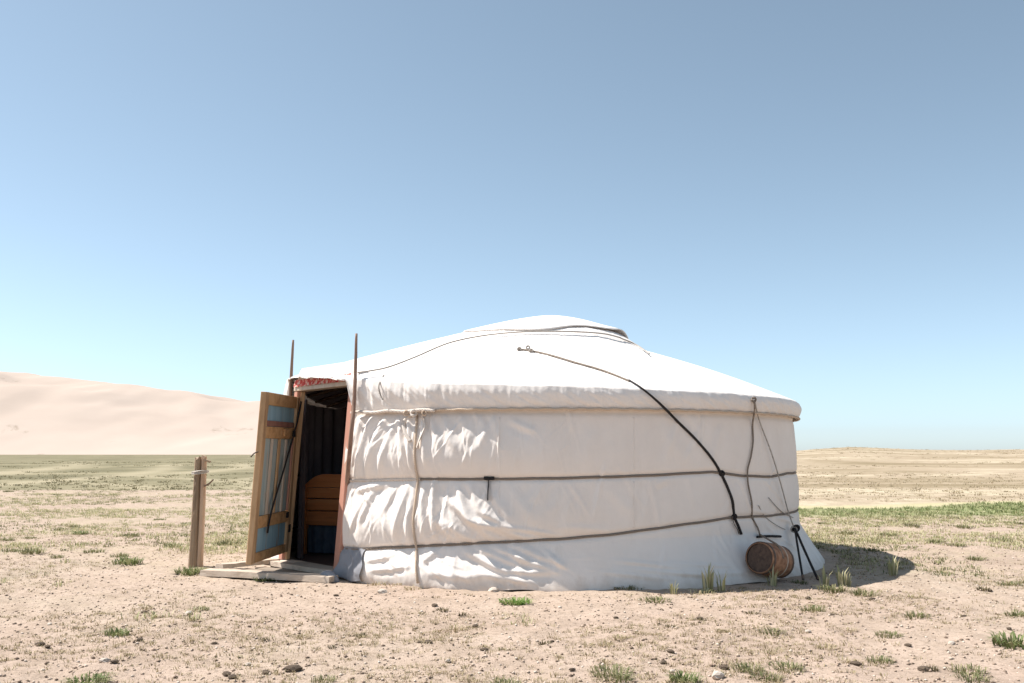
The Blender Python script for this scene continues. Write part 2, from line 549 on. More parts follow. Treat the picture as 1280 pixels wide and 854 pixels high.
# banded dry hill
vh = coords(nt, (.045, .085, 1)); vh.node.inputs['Rotation'].default_value = (0, 0, R(-20))
n_h = noise(nt, vh, 1.3, 8, .64, .8)
n_h2 = noise(nt, coords(nt, (1.1, .6, 1)), 1.0, 6, .75, .2)
hill_c = ramp(nt, n_h, [(0.36, (0.23, 0.18, 0.11)), (0.46, (0.33, 0.262, 0.18)), (0.54, (0.375, 0.298, 0.215)), (0.59, (0.47, 0.40, 0.285)), (0.66, (0.35, 0.272, 0.195))])
hill_c = mix(nt, math_n(nt, 'MULTIPLY', ramp(nt, n_h2, [(0.47, (0, 0, 0)), (0.66, (1, 1, 1))]), .7), hill_c, (0.27, 0.215, 0.14))
col = mix(nt, attr(nt, 'hill'), col, hill_c)
pale_c = (0.44, 0.40, 0.23)
col = mix(nt, math_n(nt, 'MULTIPLY', attr(nt, 'pale'), .8), col, pale_c)
green_c = ramp(nt, noise(nt, coords(nt, (.5, .9, 1)), 2.0, 5, .65), [(0.3, (0.17, 0.20, 0.085)), (0.55, (0.25, 0.265, 0.125)), (0.75, (0.37, 0.33, 0.20))])
col = mix(nt, math_n(nt, 'MULTIPLY', attr(nt, 'green'), .9), col, green_c)
nt.links.new(col, b.inputs['Base Color'])
b.inputs['Roughness'].default_value = .95
b.inputs['Specular IOR Level'].default_value = .1
hgt = math_n(nt, 'ADD', math_n(nt, 'ADD', n_mid, math_n(nt, 'MULTIPLY', n_fine, .5)), math_n(nt, 'MULTIPLY', n_grit, .2))
bump(nt, b, hgt, .8, .03)
M['ground'] = m
Vg = np.stack([GX, GY, GZ], -1).reshape(-1, 3)
me = big_mesh('ground', Vg, grid_quads(len(gx), len(gy)), None, M['ground'], True,
              {'green': g_green, 'pale': g_pale, 'hill': g_hill, 'steppe': np.clip(g_steppe, 0, 1), 'tuft': g_tuft, 'track': g_track})
tag(link('ground', me), kind='structure', label='pinkish sandy steppe ground with sparse dry cover')

# sand dunes far behind on the left
def dune_top(az_):
    xs = [-3.0, -1.4, -.9, -.70, -.557, -.46, -.38, -.30, -.22, -.13, -.02, .10, .3]
    zs = [140, 155, 140, 162, 163, 143, 124, 106, 90, 72, 34, -15, -30]
    return np.interp(az_, xs, zs)
na, nr = 420, 150
A_ = np.linspace(-3.0, .3, na)
D_ = 1450 + 1500 * np.linspace(0, 1, nr) ** 1.1
AA, DD = np.meshgrid(A_, D_)
top = dune_top(AA)
tt = (DD - 1450) / 550.0
prof = np.where(tt < 1, np.sin(np.clip(tt, 0, 1) * math.pi / 2) ** 1.25, 1 - sstep(1.0, 2.7, tt) * 1.15)
rid = fbm(AA * 7 + DD * .0035, DD * .0045 - AA * 3, 51, 4, .5) - .5
rid2 = 1 - np.abs(2 * fbm(AA * 11 - DD * .004, DD * .002 + AA * 6, 57, 3, .5) - 1)
crest = np.exp(-((tt - 1) / .12) ** 2)
DZ = top * prof * 1.10 + rid * 55 * prof * (1 - .85 * crest) + (rid2 - .6) * 30 * prof * (1 - tt.clip(0, 1) * .7) + 3
DX = AA * 1900 * (.75 + .25 * DD / 1900)
Vd = np.stack([DX, DD, DZ], -1).reshape(-1, 3)
m, nt, b = new_mat('dune_sand')
v = coords(nt)
c = ramp(nt, noise(nt, coords(nt, (.004, .004, .012)), 1.0, 5, .6), [(0.3, (0.43, 0.352, 0.298)), (0.7, (0.47, 0.392, 0.335))])
sp = ramp(nt, noise(nt, coords(nt, (.012, .010, .03)), 1.0, 5, .7, .4), [(0.63, (0, 0, 0)), (0.72, (1, 1, 1))])
c = mix(nt, math_n(nt, 'MULTIPLY', sp, .7), c, (0.27, 0.215, 0.17))
nt.links.new(c, b.inputs['Base Color'])
b.inputs['Roughness'].default_value = 1.0
b.inputs['Specular IOR Level'].default_value = 0.0
M['dune'] = m
tag(link('sand_dune', big_mesh('sand_dune', Vd, grid_quads(na, nr), None, M['dune'], True)),
    kind='structure', label='tall pale pink sand dune range far behind the plain')

# ------------------------------------------------------------------ yurt: surfaces
CX, CY = 0.35, 11.44
RW = 3.00                                  # wall radius
D2R = math.pi / 180.0
A_DOOR0, A_DOOR1 = 40.2, 65.0              # door opening, degrees from the camera side towards the left

def gpt(a, r, z):
    """a in degrees, 0 faces the camera, positive to the left."""
    a = a * D2R
    return Vector((CX - math.sin(a) * r, CY - math.cos(a) * r, z))

def wrapdeg(a):
    return (np.asarray(a, float) + 180.0) % 360.0 - 180.0

FL_A = [-180, -110, -80, -50, -25, 0, 28, 40, 62, 90, 180]
FL_V = [.16, .23, .255, .26, .22, .12, .06, .02, .05, .10, .16]
def wall_r0(a, z):
    """Wall radius without folds."""
    a = wrapdeg(a)
    fl = np.interp(a, FL_A, FL_V)
    k = np.clip((.42 - np.asarray(z, float)) / .42, 0, 1)
    lean = (.035 + .11 * sstep(-14, 24, a) * (1 - .45 * sstep(32, 39, a))) * np.clip((1.6 - np.asarray(z, float)) / 1.6, 0, 1)
    return RW + lean + fl * k ** 1.2

def eave_z(a):
    a = wrapdeg(a)
    return 1.765 + .27 * np.exp(-((a - 66) / 36.0) ** 2) + .03 * np.exp(-((a - 10) / 30.0) ** 2)

R_E = 3.07
def roof_z(a, r):
    a = wrapdeg(a); r = np.asarray(r, float)
    E = eave_z(a)
    t = np.clip((R_E - r) / (R_E - 1.38), 0, 1)
    z1 = E + (2.40 - E) * (t + .05 * np.sin(math.pi * t))
    z1 = z1 + .20 * sstep(1.42, 1.04, r) + .27 * np.clip(1 - (r / 1.10) ** 2, 0, 1)
    z2 = 2.87 - (2.87 - E) * np.clip(r / R_E, 0, 1) ** 1.22
    wgt = np.exp(-((a - 75) / 62.0) ** 2)
    return z1 * (1 - wgt) + z2 * wgt

def hit(px, py):
    """Where a sight line meets the yurt; returns angle (deg), radius, z."""
    d = ray(px, py)
    def inside(t):
        x, y, z = d.x * t - CX, d.y * t - CY, CAM_H + d.z * t
        r = math.hypot(x, y); a = math.degrees(math.atan2(-x, -y))
        ez = float(eave_z(a))
        if z < ez:
            lim = float(wall_r0(a, z)) if z < 1.58 else R_E
            return r < lim, a, r, z
        return (r < R_E and z < float(roof_z(a, r))), a, r, z
    t = 7.0
    while t < 16:
        if inside(t)[0]:
            lo, hi = t - .02, t
            for _ in range(14):
                mid = (lo + hi) / 2
                if inside(mid)[0]: hi = mid
                else: lo = mid
            return inside(hi)[1:]
        t += .02
    raise ValueError('sight line misses the yurt %s' % ((px, py),))

# rope courses on the wall, read as angle -> height
def course(pts):
    h = sorted((hit(*p)[0], hit(*p)[2]) for p in pts)
    return np.array([q[0] for q in h]), np.array([q[1] for q in h])
mid_course = course([(440, 601), (480, 600), (522, 599), (610, 599), (700, 598), (800, 595), (890, 590), (930, 595), (965, 596), (984, 592)])
low_course = course([(440, 687), (480, 685), (522, 683), (600, 679), (700, 674), (760, 669), (840, 658), (915, 647), (960, 645), (985, 642)])
def course_z(cs, a):
    a = wrapdeg(a)
    return np.interp(a, np.concatenate([[-181], cs[0], [181]]), np.concatenate([[cs[1][0]], cs[1], [cs[1][-1]]]))

# creases in the cloth: photo positions of each fold's ends, width, depth
FOLDS = [
    # upper band left of the tie: diagonal pulls towards the door post
    (452, 524, 441, 560, .030, .020), (466, 524, 447, 592, .032, .026), (481, 526, 461, 592, .034, .028), (496, 528, 478, 588, .030, .020),
    (500, 527, 509, 562, .026, .026), (512, 524, 518, 590, .022, .022), (530, 524, 536, 580, .028, .028), (541, 526, 553, 560, .028, .018),
    (556, 524, 570, 560, .035, .018), (578, 524, 590, 552, .035, .016), (602, 523, 607, 550, .03, .013), (618, 524, 622, 545, .025, .012), (640, 526, 668, 540, .03, .014),
    # middle band
    (450, 612, 480, 606, .03, .022), (455, 650, 470, 612, .03, .024), (443, 660, 462, 618, .03, .02), (497, 672, 510, 610, .03, .026), (484, 640, 492, 612, .025, .014),
    (512, 676, 517, 606, .03, .02), (534, 676, 530, 606, .03, .022), (545, 668, 543, 604, .028, .030), (553, 640, 556, 612, .02, -.016), (549, 650, 572, 676, .03, .022), (562, 655, 592, 676, .03, .02),
    (566, 628, 612, 668, .03, .026), (572, 612, 590, 650, .03, .024), (590, 650, 660, 672, .028, .024), (586, 606, 604, 640, .03, .018), (604, 640, 640, 660, .025, .016), (620, 656, 690, 668, .02, .012),
    (640, 612, 668, 652, .04, .008), (700, 612, 690, 640, .04, .006),
    # lower skirt
    (462, 700, 490, 694, .026, .018), (470, 712, 510, 708, .022, .016), (486, 696, 496, 706, .022, .018), (530, 700, 545, 690, .03, .016), (540, 716, 600, 722, .03, .012),
    (586, 690, 630, 712, .030, .026), (600, 686, 650, 706, .026, .024), (620, 684, 660, 700, .024, .022), (636, 712, 690, 716, .024, .020), (644, 696, 694, 711, .028, .026), (650, 684, 700, 704, .03, .024),
    (600, 716, 660, 727, .026, .014), (680, 688, 704, 708, .02, .014),
    # slack near the hem in the shade
    (780, 702, 880, 712, .018, .012), (800, 712, 900, 720, .018, .012), (840, 704, 910, 708, .015, .010), (760, 716, 840, 722, .018, .010), (850, 716, 930, 716, .018, .011),
    (760, 612, 790, 640, .05, .006), (820, 606, 834, 600, .03, .007), (830, 540, 860, 580, .06, .006), (740, 540, 730, 580, .06, .006), (700, 660, 760, 662, .03, .008),
    (625, 520, 625, 596, .012, .007), (955, 600, 985, 640, .02, .006), (950, 640, 1000, 660, .02, .008), (960, 660, 1000, 690, .02, .012),
]
FS = []
for (x0, y0, x1, y1, wd, am) in FOLDS:
    a0, r0, z0 = hit(x0, y0); a1, r1, z1 = hit(x1, y1)
    FS.append((a0 * D2R * RW, z0, a1 * D2R * RW, z1, wd * 1.15, am))
for i in range(150):                       # small slack everywhere else, mostly on the far side
    a0 = random.uniform(-290, 25)
    s0 = a0 * D2R * RW; z0 = random.choice([1.5, 1.0, .9, .45, .35]) + random.uniform(-.1, .1)
    L = random.uniform(.15, .45); th = random.uniform(-2.2, -.9)
    FS.append((s0, z0, s0 + L * math.cos(th), max(z0 + L * math.sin(th), .02), random.uniform(.02, .05), random.uniform(.003, .010)))

rf = random.Random(23)
for i in range(170):
    a0 = rf.uniform(-6, 39); s0 = a0 * D2R * RW
    z0 = rf.choice([1.52, 1.45, 1.25, .90, .85, .7, .55, .28, .2]) + rf.uniform(-.06, .06)
    L = rf.uniform(.08, .32); th = rf.gauss(-1.45, .35) if z0 > .35 else rf.gauss(-2.6, .3)
    FS.append((s0, z0, s0 + L * math.cos(th), max(z0 + L * math.sin(th), .02), rf.uniform(.009, .02), rf.uniform(.0025, .0065) * (.35 + .65 * min(1, max(0, a0) / 18))))

def fold_disp(s, z):
    d = np.zeros_like(s)
    for (s0, z0, s1, z1, wd, am) in FS:
        L = math.hypot(s1 - s0, z1 - z0)
        ux, uz = (s1 - s0) / L, (z1 - z0) / L
        ds = s - s0; dz = z - z0
        u = ds * ux + dz * uz
        v_ = -ds * uz + dz * ux
        m_ = (np.abs(v_) < wd * 3) & (u > -L * .3) & (u < L * 1.3)
        if not m_.any(): continue
        um, vm = u[m_], v_[m_]
        vm = vm + .12 * wd * np.sin(um / max(L, .1) * 5 + s0 * 9)
        env = sstep(-.25 * L, .2 * L, um) * (1 - sstep(.75 * L, 1.28 * L, um))
        d[m_] += am * env * (np.exp(-(vm / wd) ** 2) - .45 * np.exp(-((vm - 1.5 * wd) / wd) ** 2))
    return d

def wall_surface(A, Z):
    """Wall radius with belly, rope grooves and folds."""
    s = A * D2R * RW
    r = wall_r0(A, Z)
    zm, zl = course_z(mid_course, A), course_z(low_course, A)
    def belly(z, a, b_): return np.sin(np.clip((b_ - z) / (b_ - a), 0, 1) ** 1.5 * math.pi)
    amp = .012 + .052 * sstep(-12, 16, wrapdeg(A)) * (1 - .7 * sstep(34, 40, wrapdeg(A)))
    r = r + 1.15 * amp * belly(Z, zm, 1.62) + amp * belly(Z, zl, zm) + amp * .5 * belly(Z, 0, zl)
    r = r - .017 * np.exp(-((Z - zm) / .026) ** 2) - .017 * np.exp(-((Z - zl) / .026) ** 2) - .010 * np.exp(-((Z - 1.565) / .03) ** 2)
    r = r + 1.12 * fold_disp(s, Z)
    aa = wrapdeg(A)
    crinkle = sstep(-2, 22, aa) * .75 + .25
    r = r + crinkle * (.013 * (fbm(s * 5, Z * 3.2, 61, 4, .55) - .5) + .007 * (fbm(s * 16, Z * 10, 67, 3, .55) - .5))
    # hem drags on the ground in places
    r = r + .03 * np.exp(-(Z / .05) ** 2) * (fbm(s * 3, Z * 0, 71, 3) - .3)
    return r

yurt = empty('yurt', (CX, CY, 0), 'round white canvas yurt with its wooden door open and ropes round the wall', 'yurt')
INV = Matrix.Translation((-CX, -CY, 0))
def ypart(name, V, F, mat, smooth=True, parent=None):
    return obj(name, [tuple(INV @ Vector(q)) for q in V], F, mat, parent or yurt, smooth)
def ylink(name, me, parent=None):
    me.vertices.foreach_set('co', (np.array([v.co[:] for v in me.vertices]) - np.array([CX, CY, 0])).astype(np.float32).ravel())
    me.update()
    return link(name, me, parent or yurt)

# wall cloth: fine in view, coarser behind
aw = np.concatenate([np.linspace(A_DOOR0 + .6, -95, 1000), np.linspace(-96, -(360 - A_DOOR1), 260)])
zw = np.concatenate([np.linspace(0, .12, 14)[:-1], np.linspace(.12, 1.70, 200)])
AW, ZW = np.meshgrid(aw, zw)
RWm = wall_surface(AW, ZW)
hem = (-.035 + .05 * fbm(AW * D2R * 9, AW * 0, 77, 3)) * np.exp(-(ZW / .06))
ZW2 = ZW + hem
X = CX - np.sin(AW * D2R) * RWm; Y = CY - np.cos(AW * D2R) * RWm
me = big_mesh('wall_cover', np.stack([X, Y, ZW2], -1).reshape(-1, 3), grid_quads(len(aw), len(zw)), None, M['canvas'], True)
ylink('wall_cover', me)

# roof cloth with its hanging edge
ar = np.concatenate([np.linspace(80, -100, 900), np.linspace(-100.4, -279.6, 380)])
rr = np.concatenate([np.linspace(.02, 1.0, 16), np.linspace(1.05, 1.5, 16), np.linspace(1.55, 2.8, 26), np.linspace(2.84, R_E - .02, 9)])
Ar, Rr_ = np.meshgrid(ar, rr)
Zr = roof_z(Ar, Rr_)
s_r = Ar * D2R
Zr = Zr + (.012 * (fbm(s_r * 9, Rr_ * 1.2, 81, 3) - .5) + .006 * (fbm(s_r * 40, Rr_ * 1.5, 83, 3) - .5)) * sstep(.2, 1, Rr_)
aa = wrapdeg(ar)
s_e = ar * D2R * RW
E = eave_z(ar) + .034 * (fbm(s_e * 4.5, s_e * 0, 87, 4, .6) - .5)
doorw = sstep(A_DOOR0 - 1.5, A_DOOR0, aa) * (1 - sstep(A_DOOR1 + 1, A_DOOR1 + 4, aa))
zv = 1.585 * (1 - doorw) + (E - .025) * doorw
nv = 22
TV = np.linspace(0, 1, nv)[:, None]
drop = TV ** .9
Zv = E[None, :] - .004 - (E - zv)[None, :] * drop
gather = (.6 + .5 * sstep(10, 30, aa))[None, :]
pleat = (fbm(s_e * 7, s_e * 0 + 3, 91, 4, .6) - .5)[None, :] * np.ones_like(TV) + .5 * (fbm((s_e[None, :] + .3 * TV) * 15, TV * 1.5 + s_e[None, :] * 0, 93, 3) - .5)
Rv = R_E + .018 * np.sin(np.clip(TV * 3.0, 0, 1) * math.pi / 2) + pleat * .052 * gather * np.clip(.35 + np.sin(TV * math.pi), 0, 1.2) - .05 * TV ** 3 * (1 - doorw)[None, :]
Rall = np.concatenate([Rr_, Rv]); Zall = np.concatenate([Zr, Zv]); Aall = np.concatenate([Ar, np.repeat(ar[None, :], nv, 0)])
X = CX - np.sin(Aall * D2R) * Rall; Y = CY - np.cos(Aall * D2R) * Rall
Vr = np.stack([X, Y, Zall], -1).reshape(-1, 3)
ylink('roof_cover', big_mesh('roof_cover', Vr, grid_quads(len(ar), len(Rall), True), None, M['roof'], True))

# crown flap: a square cloth laid over the crown, one corner lifted on the right
def crown_flap():
    na_, nr_ = 140, 26
    t = np.linspace(0, 2 * math.pi, na_, endpoint=False)
    T, K = np.meshgrid(t, np.linspace(.01, 1, nr_))
    rim = 1.06 + .05 * np.sin(3 * T + 1) + .03 * np.sin(7 * T)
    r = K * rim
    x = np.cos(T) * r; y = np.sin(T) * r
    a = np.degrees(np.arctan2(-x, -y))
    rt = np.exp(-((a + 75) / 45.0) ** 2)
    z = roof_z(a, r) + .010 + .018 * np.clip(rt + (1 - K), 0, 1) + .008 * (fbm(x * 4, y * 4, 97, 3) - .5) * (1 - K)
    lift = np.exp(-((x - 1.02) / .24) ** 2 - ((y + .25) / .42) ** 2)
    z = z + .035 * lift * sstep(.7, 1.05, r)
    return big_mesh('crown_flap', np.stack([x + CX, y + CY, z], -1).reshape(-1, 3), grid_quads(na_, nr_, True), None, M['roof'], True)
flap = ylink('crown_flap', crown_flap())
sol = flap.modifiers.new('thickness', 'SOLIDIFY'); sol.thickness = .008; sol.offset = -1

# ------------------------------------------------------------------ yurt: ropes
def on_wall(a, z, off=.008):
    r = float(wall_surface(np.array([float(a)]), np.array([float(z)]))[0])
    return gpt(a, r + off, z)

def course_rope(name, cs, a0, a1, n, rad, mat, off=.006):
    av = np.linspace(a0, a1, n)
    zv_ = course_z(cs, av) + .0015 * np.sin(av * .7)
    r0 = np.mean([wall_surface(av + q, zv_) for q in (-1.5, -.75, 0, .75, 1.5)], axis=0)
    P = [gpt(float(a), float(r) + off, float(z)) for a, r, z in zip(av, r0, zv_)]
    V, F = tube(P, rad, 7, rough=.03)
    return ypart(name, V, F, mat)

a_tie = hit(522, 600)[0]
course_rope('wall_rope', mid_course, a_tie, -297, 420, .0125, M['rope_mid'])
course_rope('wall_rope', mid_course, A_DOOR0 + 1.2, a_tie - .5, 40, .013, M['rope_pale'])
course_rope('wall_rope', low_course, A_DOOR0 - .5, -297, 420, .012, M['rope_mid'])
# rope along the bottom of the roof cloth
P = []
for a in np.linspace(hit(548, 516)[0], -297, 380):
    P.append(gpt(a, R_E - .004 + .003 * math.sin(a), 1.588 + .004 * math.sin(a * 2.1)))
V, F = tube(P, .0125, 7, rough=.06)
ypart('hem_rope', V, F, M['rope_tan'])
P = [gpt(a, R_E + .012, 1.585 + .006 * math.sin(a * .9)) for a in np.linspace(A_DOOR0 - 1.6, hit(548, 516)[0], 40)]
V, F = tube(P, .016, 7, rough=.08)
ypart('hem_rope', V, F, M['rope_pale'])

def knot(name, p, r, mat, parent=None):
    """A lumpy knot: two short overlapping loops of rope."""
    V = []; F = []
    for j in range(2):
        P = []
        ph = random.uniform(0, 6)
        for i in range(15):
            t = i / 14 * 2 * math.pi
            P.append(Vector(p) + Vector((math.cos(t + ph) * r, math.sin(t * 2 + j) * r * .45, math.sin(t + ph) * r * (.8 if j else 1.1))))
        v, f = tube(P, r * .42, 6)
        o = len(V); V += v; F += [tuple(i + o for i in q) for q in f]
    return ypart(name, V, F, mat, parent=parent)

# tie on the left: knots, bow ends and the vertical rope
for (px, rad, mt) in ((514, .020, 'rope_tan'), (523, .026, 'rope_pale'), (536, .020, 'rope_tan')):
    a, r, z = hit(px, 517)
    knot('knot', gpt(a, R_E + .022, z), rad, M[mt])
P = []
for i, t in enumerate(np.linspace(0, 1, 26)):
    py = 519 + (729 - 519) * t
    px = 522 + 1.6 * math.sin(t * 7) + 1.0 * t
    a, r, z = hit(px, py)
    P.append(on_wall(a, max(z, .005), .014) if z < 1.56 else gpt(a, R_E + .02, z))
V, F = tube(P, lambda t: .0105, 7, rough=.08)
ypart('tie_rope', V, F, M['rope_tan'])
for (pxs) in ([(516, 519), (508, 528), (512, 541), (519, 552)], [(528, 519), (534, 532), (531, 548), (526, 560)]):
    P = [on_wall(hit(*q)[0], min(hit(*q)[2], 1.56), .016) for q in pxs]
    V, F = tube(smooth_path(P), .020, 6, flat=.3)
    ypart('tie_end', V, F, M['rope_pale'])
# short black strap dangling from the middle rope
P = [on_wall(*(hit(611, y)[0], hit(611, y)[2]), .018) for y in (596, 604, 614, 625)]
V, F = tube(smooth_path(P), .017, 6, flat=.35)
ypart('hanging_strap', V, F, M['black'])
P = [on_wall(hit(x, 598)[0], hit(x, 598)[2], .016) for x in (605, 611, 618)]
V, F = tube(smooth_path(P), .016, 6, rough=.1)
ypart('hanging_strap', V, F, M['black'])

def roof_pt(px, py, off=.008):
    a, r, z = hit(px, py)
    if z >= float(eave_z(a)) - .01:
        return gpt(a, r, float(roof_z(a, r)) + off)
    if z > 1.58:
        return gpt(a, R_E + .03 + off, z)
    return on_wall(a, z, off)

def px_rope(name, pts, rad, mat, sub=5, off=.01, sides=7, flat=1.0):
    P = smooth_path([roof_pt(x, y, off) for x, y in pts], sub)
    V, F = tube(P, rad, sides, flat=flat, rough=.05)
    return ypart(name, V, F, mat)

# rope over the roof that holds the crown cloth
px_rope('roof_rope', [(447, 470), (462, 468), (486, 463), (520, 450), (560, 433), (600, 424), (640, 419.5), (680, 418), (720, 418.5), (755, 421), (776, 426)], .0085, M['rope_grey'], 6, .034)
px_rope('roof_rope', [(776, 426), (795, 434), (812, 446)], .008, M['rope_grey'], 5, .03)
px_rope('roof_rope', [(480, 470), (477, 482), (479, 494), (482, 500)], .007, M['rope_grey'], 5, .012)
# strap across the eave, thin rope on the roof then black webbing down the wall
px_rope('roof_rope', [(648, 438), (664, 440), (690, 446), (720, 455), (745, 462), (765, 469), (787, 478)], .0095, M['rope_mid'], 5, .012)
for px, py in ((649, 439), (660, 437), (664, 441)):
    knot('knot', roof_pt(px, py, .02), .018, M['rope_grey'])
px_rope('black_strap', [(786, 477), (800, 486), (812, 496), (826, 509), (845, 527), (866, 548), (885, 570), (898, 588), (906, 606), (912, 626), (917, 645), (922, 660), (925, 668)], lambda t: .008 + .0055 * min(1, t * 4), M['black'], 5, .016, 6, .55)
px_rope('black_strap', [(914, 645), (916, 655), (920, 662), (922, 668)], .009, M['rope_dark'], 4, .018, 6, .5)
knot('knot', roof_pt(902, 592, .02), .022, M['black'])
knot('knot', roof_pt(917, 646, .02), .022, M['black'])
# ropes falling from the eave on the right
knot('knot', roof_pt(937, 500, .02), .020, M['rope_mid'])
px_rope('side_rope', [(937, 500), (938, 512), (938.5, 530), (938, 552), (935, 572), (932, 588), (933, 606), (936, 628), (940, 646), (945, 660), (948, 671)], .0085, M['rope_mid'], 4, .018)
px_rope('side_rope', [(958, 622), (968, 634), (979, 641), (990, 647)], .0045, M['rope_grey'], 4, .012)
px_rope('side_rope', [(946, 632), (956, 645), (968, 656), (980, 662)], .0035, M['rope_grey'], 4, .012)

# seam lines of the wall cloth
def seam(pts):
    P = [on_wall(hit(*q)[0], hit(*q)[2], .001) for q in pts]
    V, F = tube(smooth_path(P, 8), .004, 5, flat=1.6)
    ypart('seam', V, F, M['canvas'])
seam([(625, 522), (624.5, 560), (624.5, 596)]); seam([(624.5, 602), (624.5, 640), (625, 670)])
seam([(792, 522), (792, 556), (792, 588)]); seam([(792, 602), (792, 640), (792, 660)])

# ------------------------------------------------------------------ yurt: door frame and door
HL = Vector((-2.36, 10.03, 0))      # far (hinge) jamb foot
HR = Vector((-1.60, 9.15, 0))      # near jamb foot
tdir = (HR - HL).normalized()
ndir = Vector((tdir.y, -tdir.x, 0))
if ndir.y > 0: ndir = -ndir
DW = (HR - HL).length
Z0, Z1 = .075, 1.87
def door_M(base, lean0=.085, lean1=-.05):
    """local x along the opening, y outwards, z up, leaning in at the top"""
    up = (Vector((0, 0, Z1)) + ndir * (lean1 - lean0)).normalized()
    o = Vector(base) + ndir * lean0
    return Matrix(((tdir.x, ndir.x, up.x, o.x), (tdir.y, ndir.y, up.y, o.y), (0, ndir.z, up.z, o.z), (0, 0, 0, 1)))
DM = door_M(HL)
def dpart(name, p0, p1, mat, parent=None, bevel=.006, jit=.0015):
    v, f = box(p0, p1, jit, bevel)
    return ypart(name, xf(v, DM), f, mat, False, parent)
# frame pieces as children of the frame
fr_v, fr_f = box((-.03, -.09, 0.0), (DW + .03, .05, Z0), .001, .006)
door_frame = ypart('door_frame', xf(fr_v, DM), fr_f, M['wood_pale'], False)
dpart('jamb', (-.045, -.03, Z0 + .002), (.035, .045, Z1), M['wood_pink'], door_frame)
dpart('jamb', (DW - .060, -.04, Z0 + .002), (DW + .03, .045, Z1), M['wood_pink'], door_frame)
dpart('lintel', (-.05, -.075, Z1 + .002), (DW + .05, .05, Z1 + .055), M['wood_pale'], door_frame)
dpart('inner_frame', (DW - .105, -.05, Z0 + .004), (DW - .064, .015, Z1 - .004), M['wood_door'], door_frame, .004)
dpart('inner_frame', (.039, -.04, Z0 + .004), (.055, .010, Z1 - .004), M['wood_door'], door_frame, .004)
# red patterned strip and the cloth above it
V = []; F = []
nx = 40
for i in range(nx + 1):
    x = -.03 + (DW + .02) * i / nx
    for k in range(4):
        V.append(DM @ Vector((x, .058 + .006 * math.sin(i * 1.9) * k / 3 + .003 * k, Z1 + .125 - k * .026 - (.006 * math.sin(i * 2.6) if k == 3 else 0))))
for i in range(nx):
    for k in range(3):
        F.append((i * 4 + k, i * 4 + 4 + k, i * 4 + 5 + k, i * 4 + 1 + k))
ypart('red_trim', V, F, M['red'])
# inner cloth closing the gap between lintel and roof
V = []; F = []
for i in range(nx + 1):
    x = -.06 + (DW + .12) * i / nx
    V.append(DM @ Vector((x, .03, Z1 + .057))); V.append(DM @ Vector((x, -.02, Z1 + .26)))
for i in range(nx):
    F.append((i * 2, i * 2 + 2, i * 2 + 3, i * 2 + 1))
ypart('lintel_cloth', V, F, M['canvas'])
# cloth closing the gap on either side of the frame
for (ax, sx) in ((A_DOOR0 + .6, DW + .03), (A_DOOR1, -.035)):
    V = []; F = []
    for k in range(16):
        z = .02 + 1.66 * k / 15
        V.append(on_wall(ax, z, 0)); V.append(DM @ Vector((sx + .02 * math.sin(k * 1.3) * (1 if sx > 0 else 0), .02, z)))
        if k: F.append((k * 2 - 2, k * 2 - 1, k * 2 + 1, k * 2))
    ypart('door_edge_cloth', V, F, M['canvas'] if sx > 0 else M['lining'])

# two poles stuck upright beside the door
for pts in ((at_depth(360.5, 560, 10.16), at_depth(363, 490, 10.16), at_depth(366.5, 425, 10.16)), (at_depth(437.5, 560, 8.93), at_depth(443, 495, 8.955), at_depth(445.5, 417, 8.99))):
    foot = pts[0] + (pts[0] - pts[1]) * ((pts[0].z - .0) / (pts[1].z - pts[0].z))
    if foot.x > -2: foot = on_ground(424.5, 713)
    V, F = tube(smooth_path([foot, *pts], 8), lambda t: .022 - .010 * t ** 3, 8, rough=.05)
    ypart('door_pole', V, F, M['wood_pole'] if pts[0].x < -2 else M['wood_pinkpole'])

# the open door: local x from hinge to free edge, y = thickness (inner face at y = 0), z up
leaf_hinge = at_depth(360, 690, 9.93)
leaf_top = at_depth(375.5, 497, 10.04)
leaf_free = at_depth(314, 706, 8.86)
lup = (leaf_top - leaf_hinge).normalized()
ld = leaf_free - leaf_hinge
LW = ld.length
ld.normalize()
ln = lup.cross(ld).normalized()                      # inner face, towards the doorway
if ln.x < 0: ln = -ln
LM = Matrix(((ld.x, -ln.x, lup.x, leaf_hinge.x), (ld.y, -ln.y, lup.y, leaf_hinge.y), (ld.z, -ln.z, lup.z, leaf_hinge.z), (0, 0, 0, 1)))
LZ0, LZ1 = 0.0, (leaf_top - leaf_hinge).length
def lp(name, p0, p1, mat, parent=None, bevel=.005, jit=.0015):
    v, f = box(p0, p1, jit, bevel)
    return ypart(name, xf(v, LM), f, mat, False, parent)
LH = LZ1 - LZ0
def fz(f): return LZ1 - f * LH
door = lp('door', (LW - .10, 0, LZ0), (LW, .055, LZ1), M['wood_door'])
lp('stile', (0, 0, LZ0), (.085, .055, LZ1), M['wood_door'], door)
for (f0, f1, mt) in ((0, .075, 'wood_doorx'), (.205, .275, 'wood_doorx'), (.735, .805, 'wood_doorx'), (.945, 1, 'wood_doorx')):
    lp('rail', (.087, .003, fz(f1)), (LW - .102, .052, fz(f0)), M[mt], door)
lp('panel', (.09, .024, fz(.2045)), (LW - .105, .042, fz(.0755)), M['blue'], door, .002)
lp('panel', (.09, .024, fz(.9445)), (LW - .105, .042, fz(.8055)), M['blue'], door, .002)
lp('panel_strip', (.10, .012, fz(.2035)), (LW - .115, .022, fz(.170)), M['mattress'], door, .002)
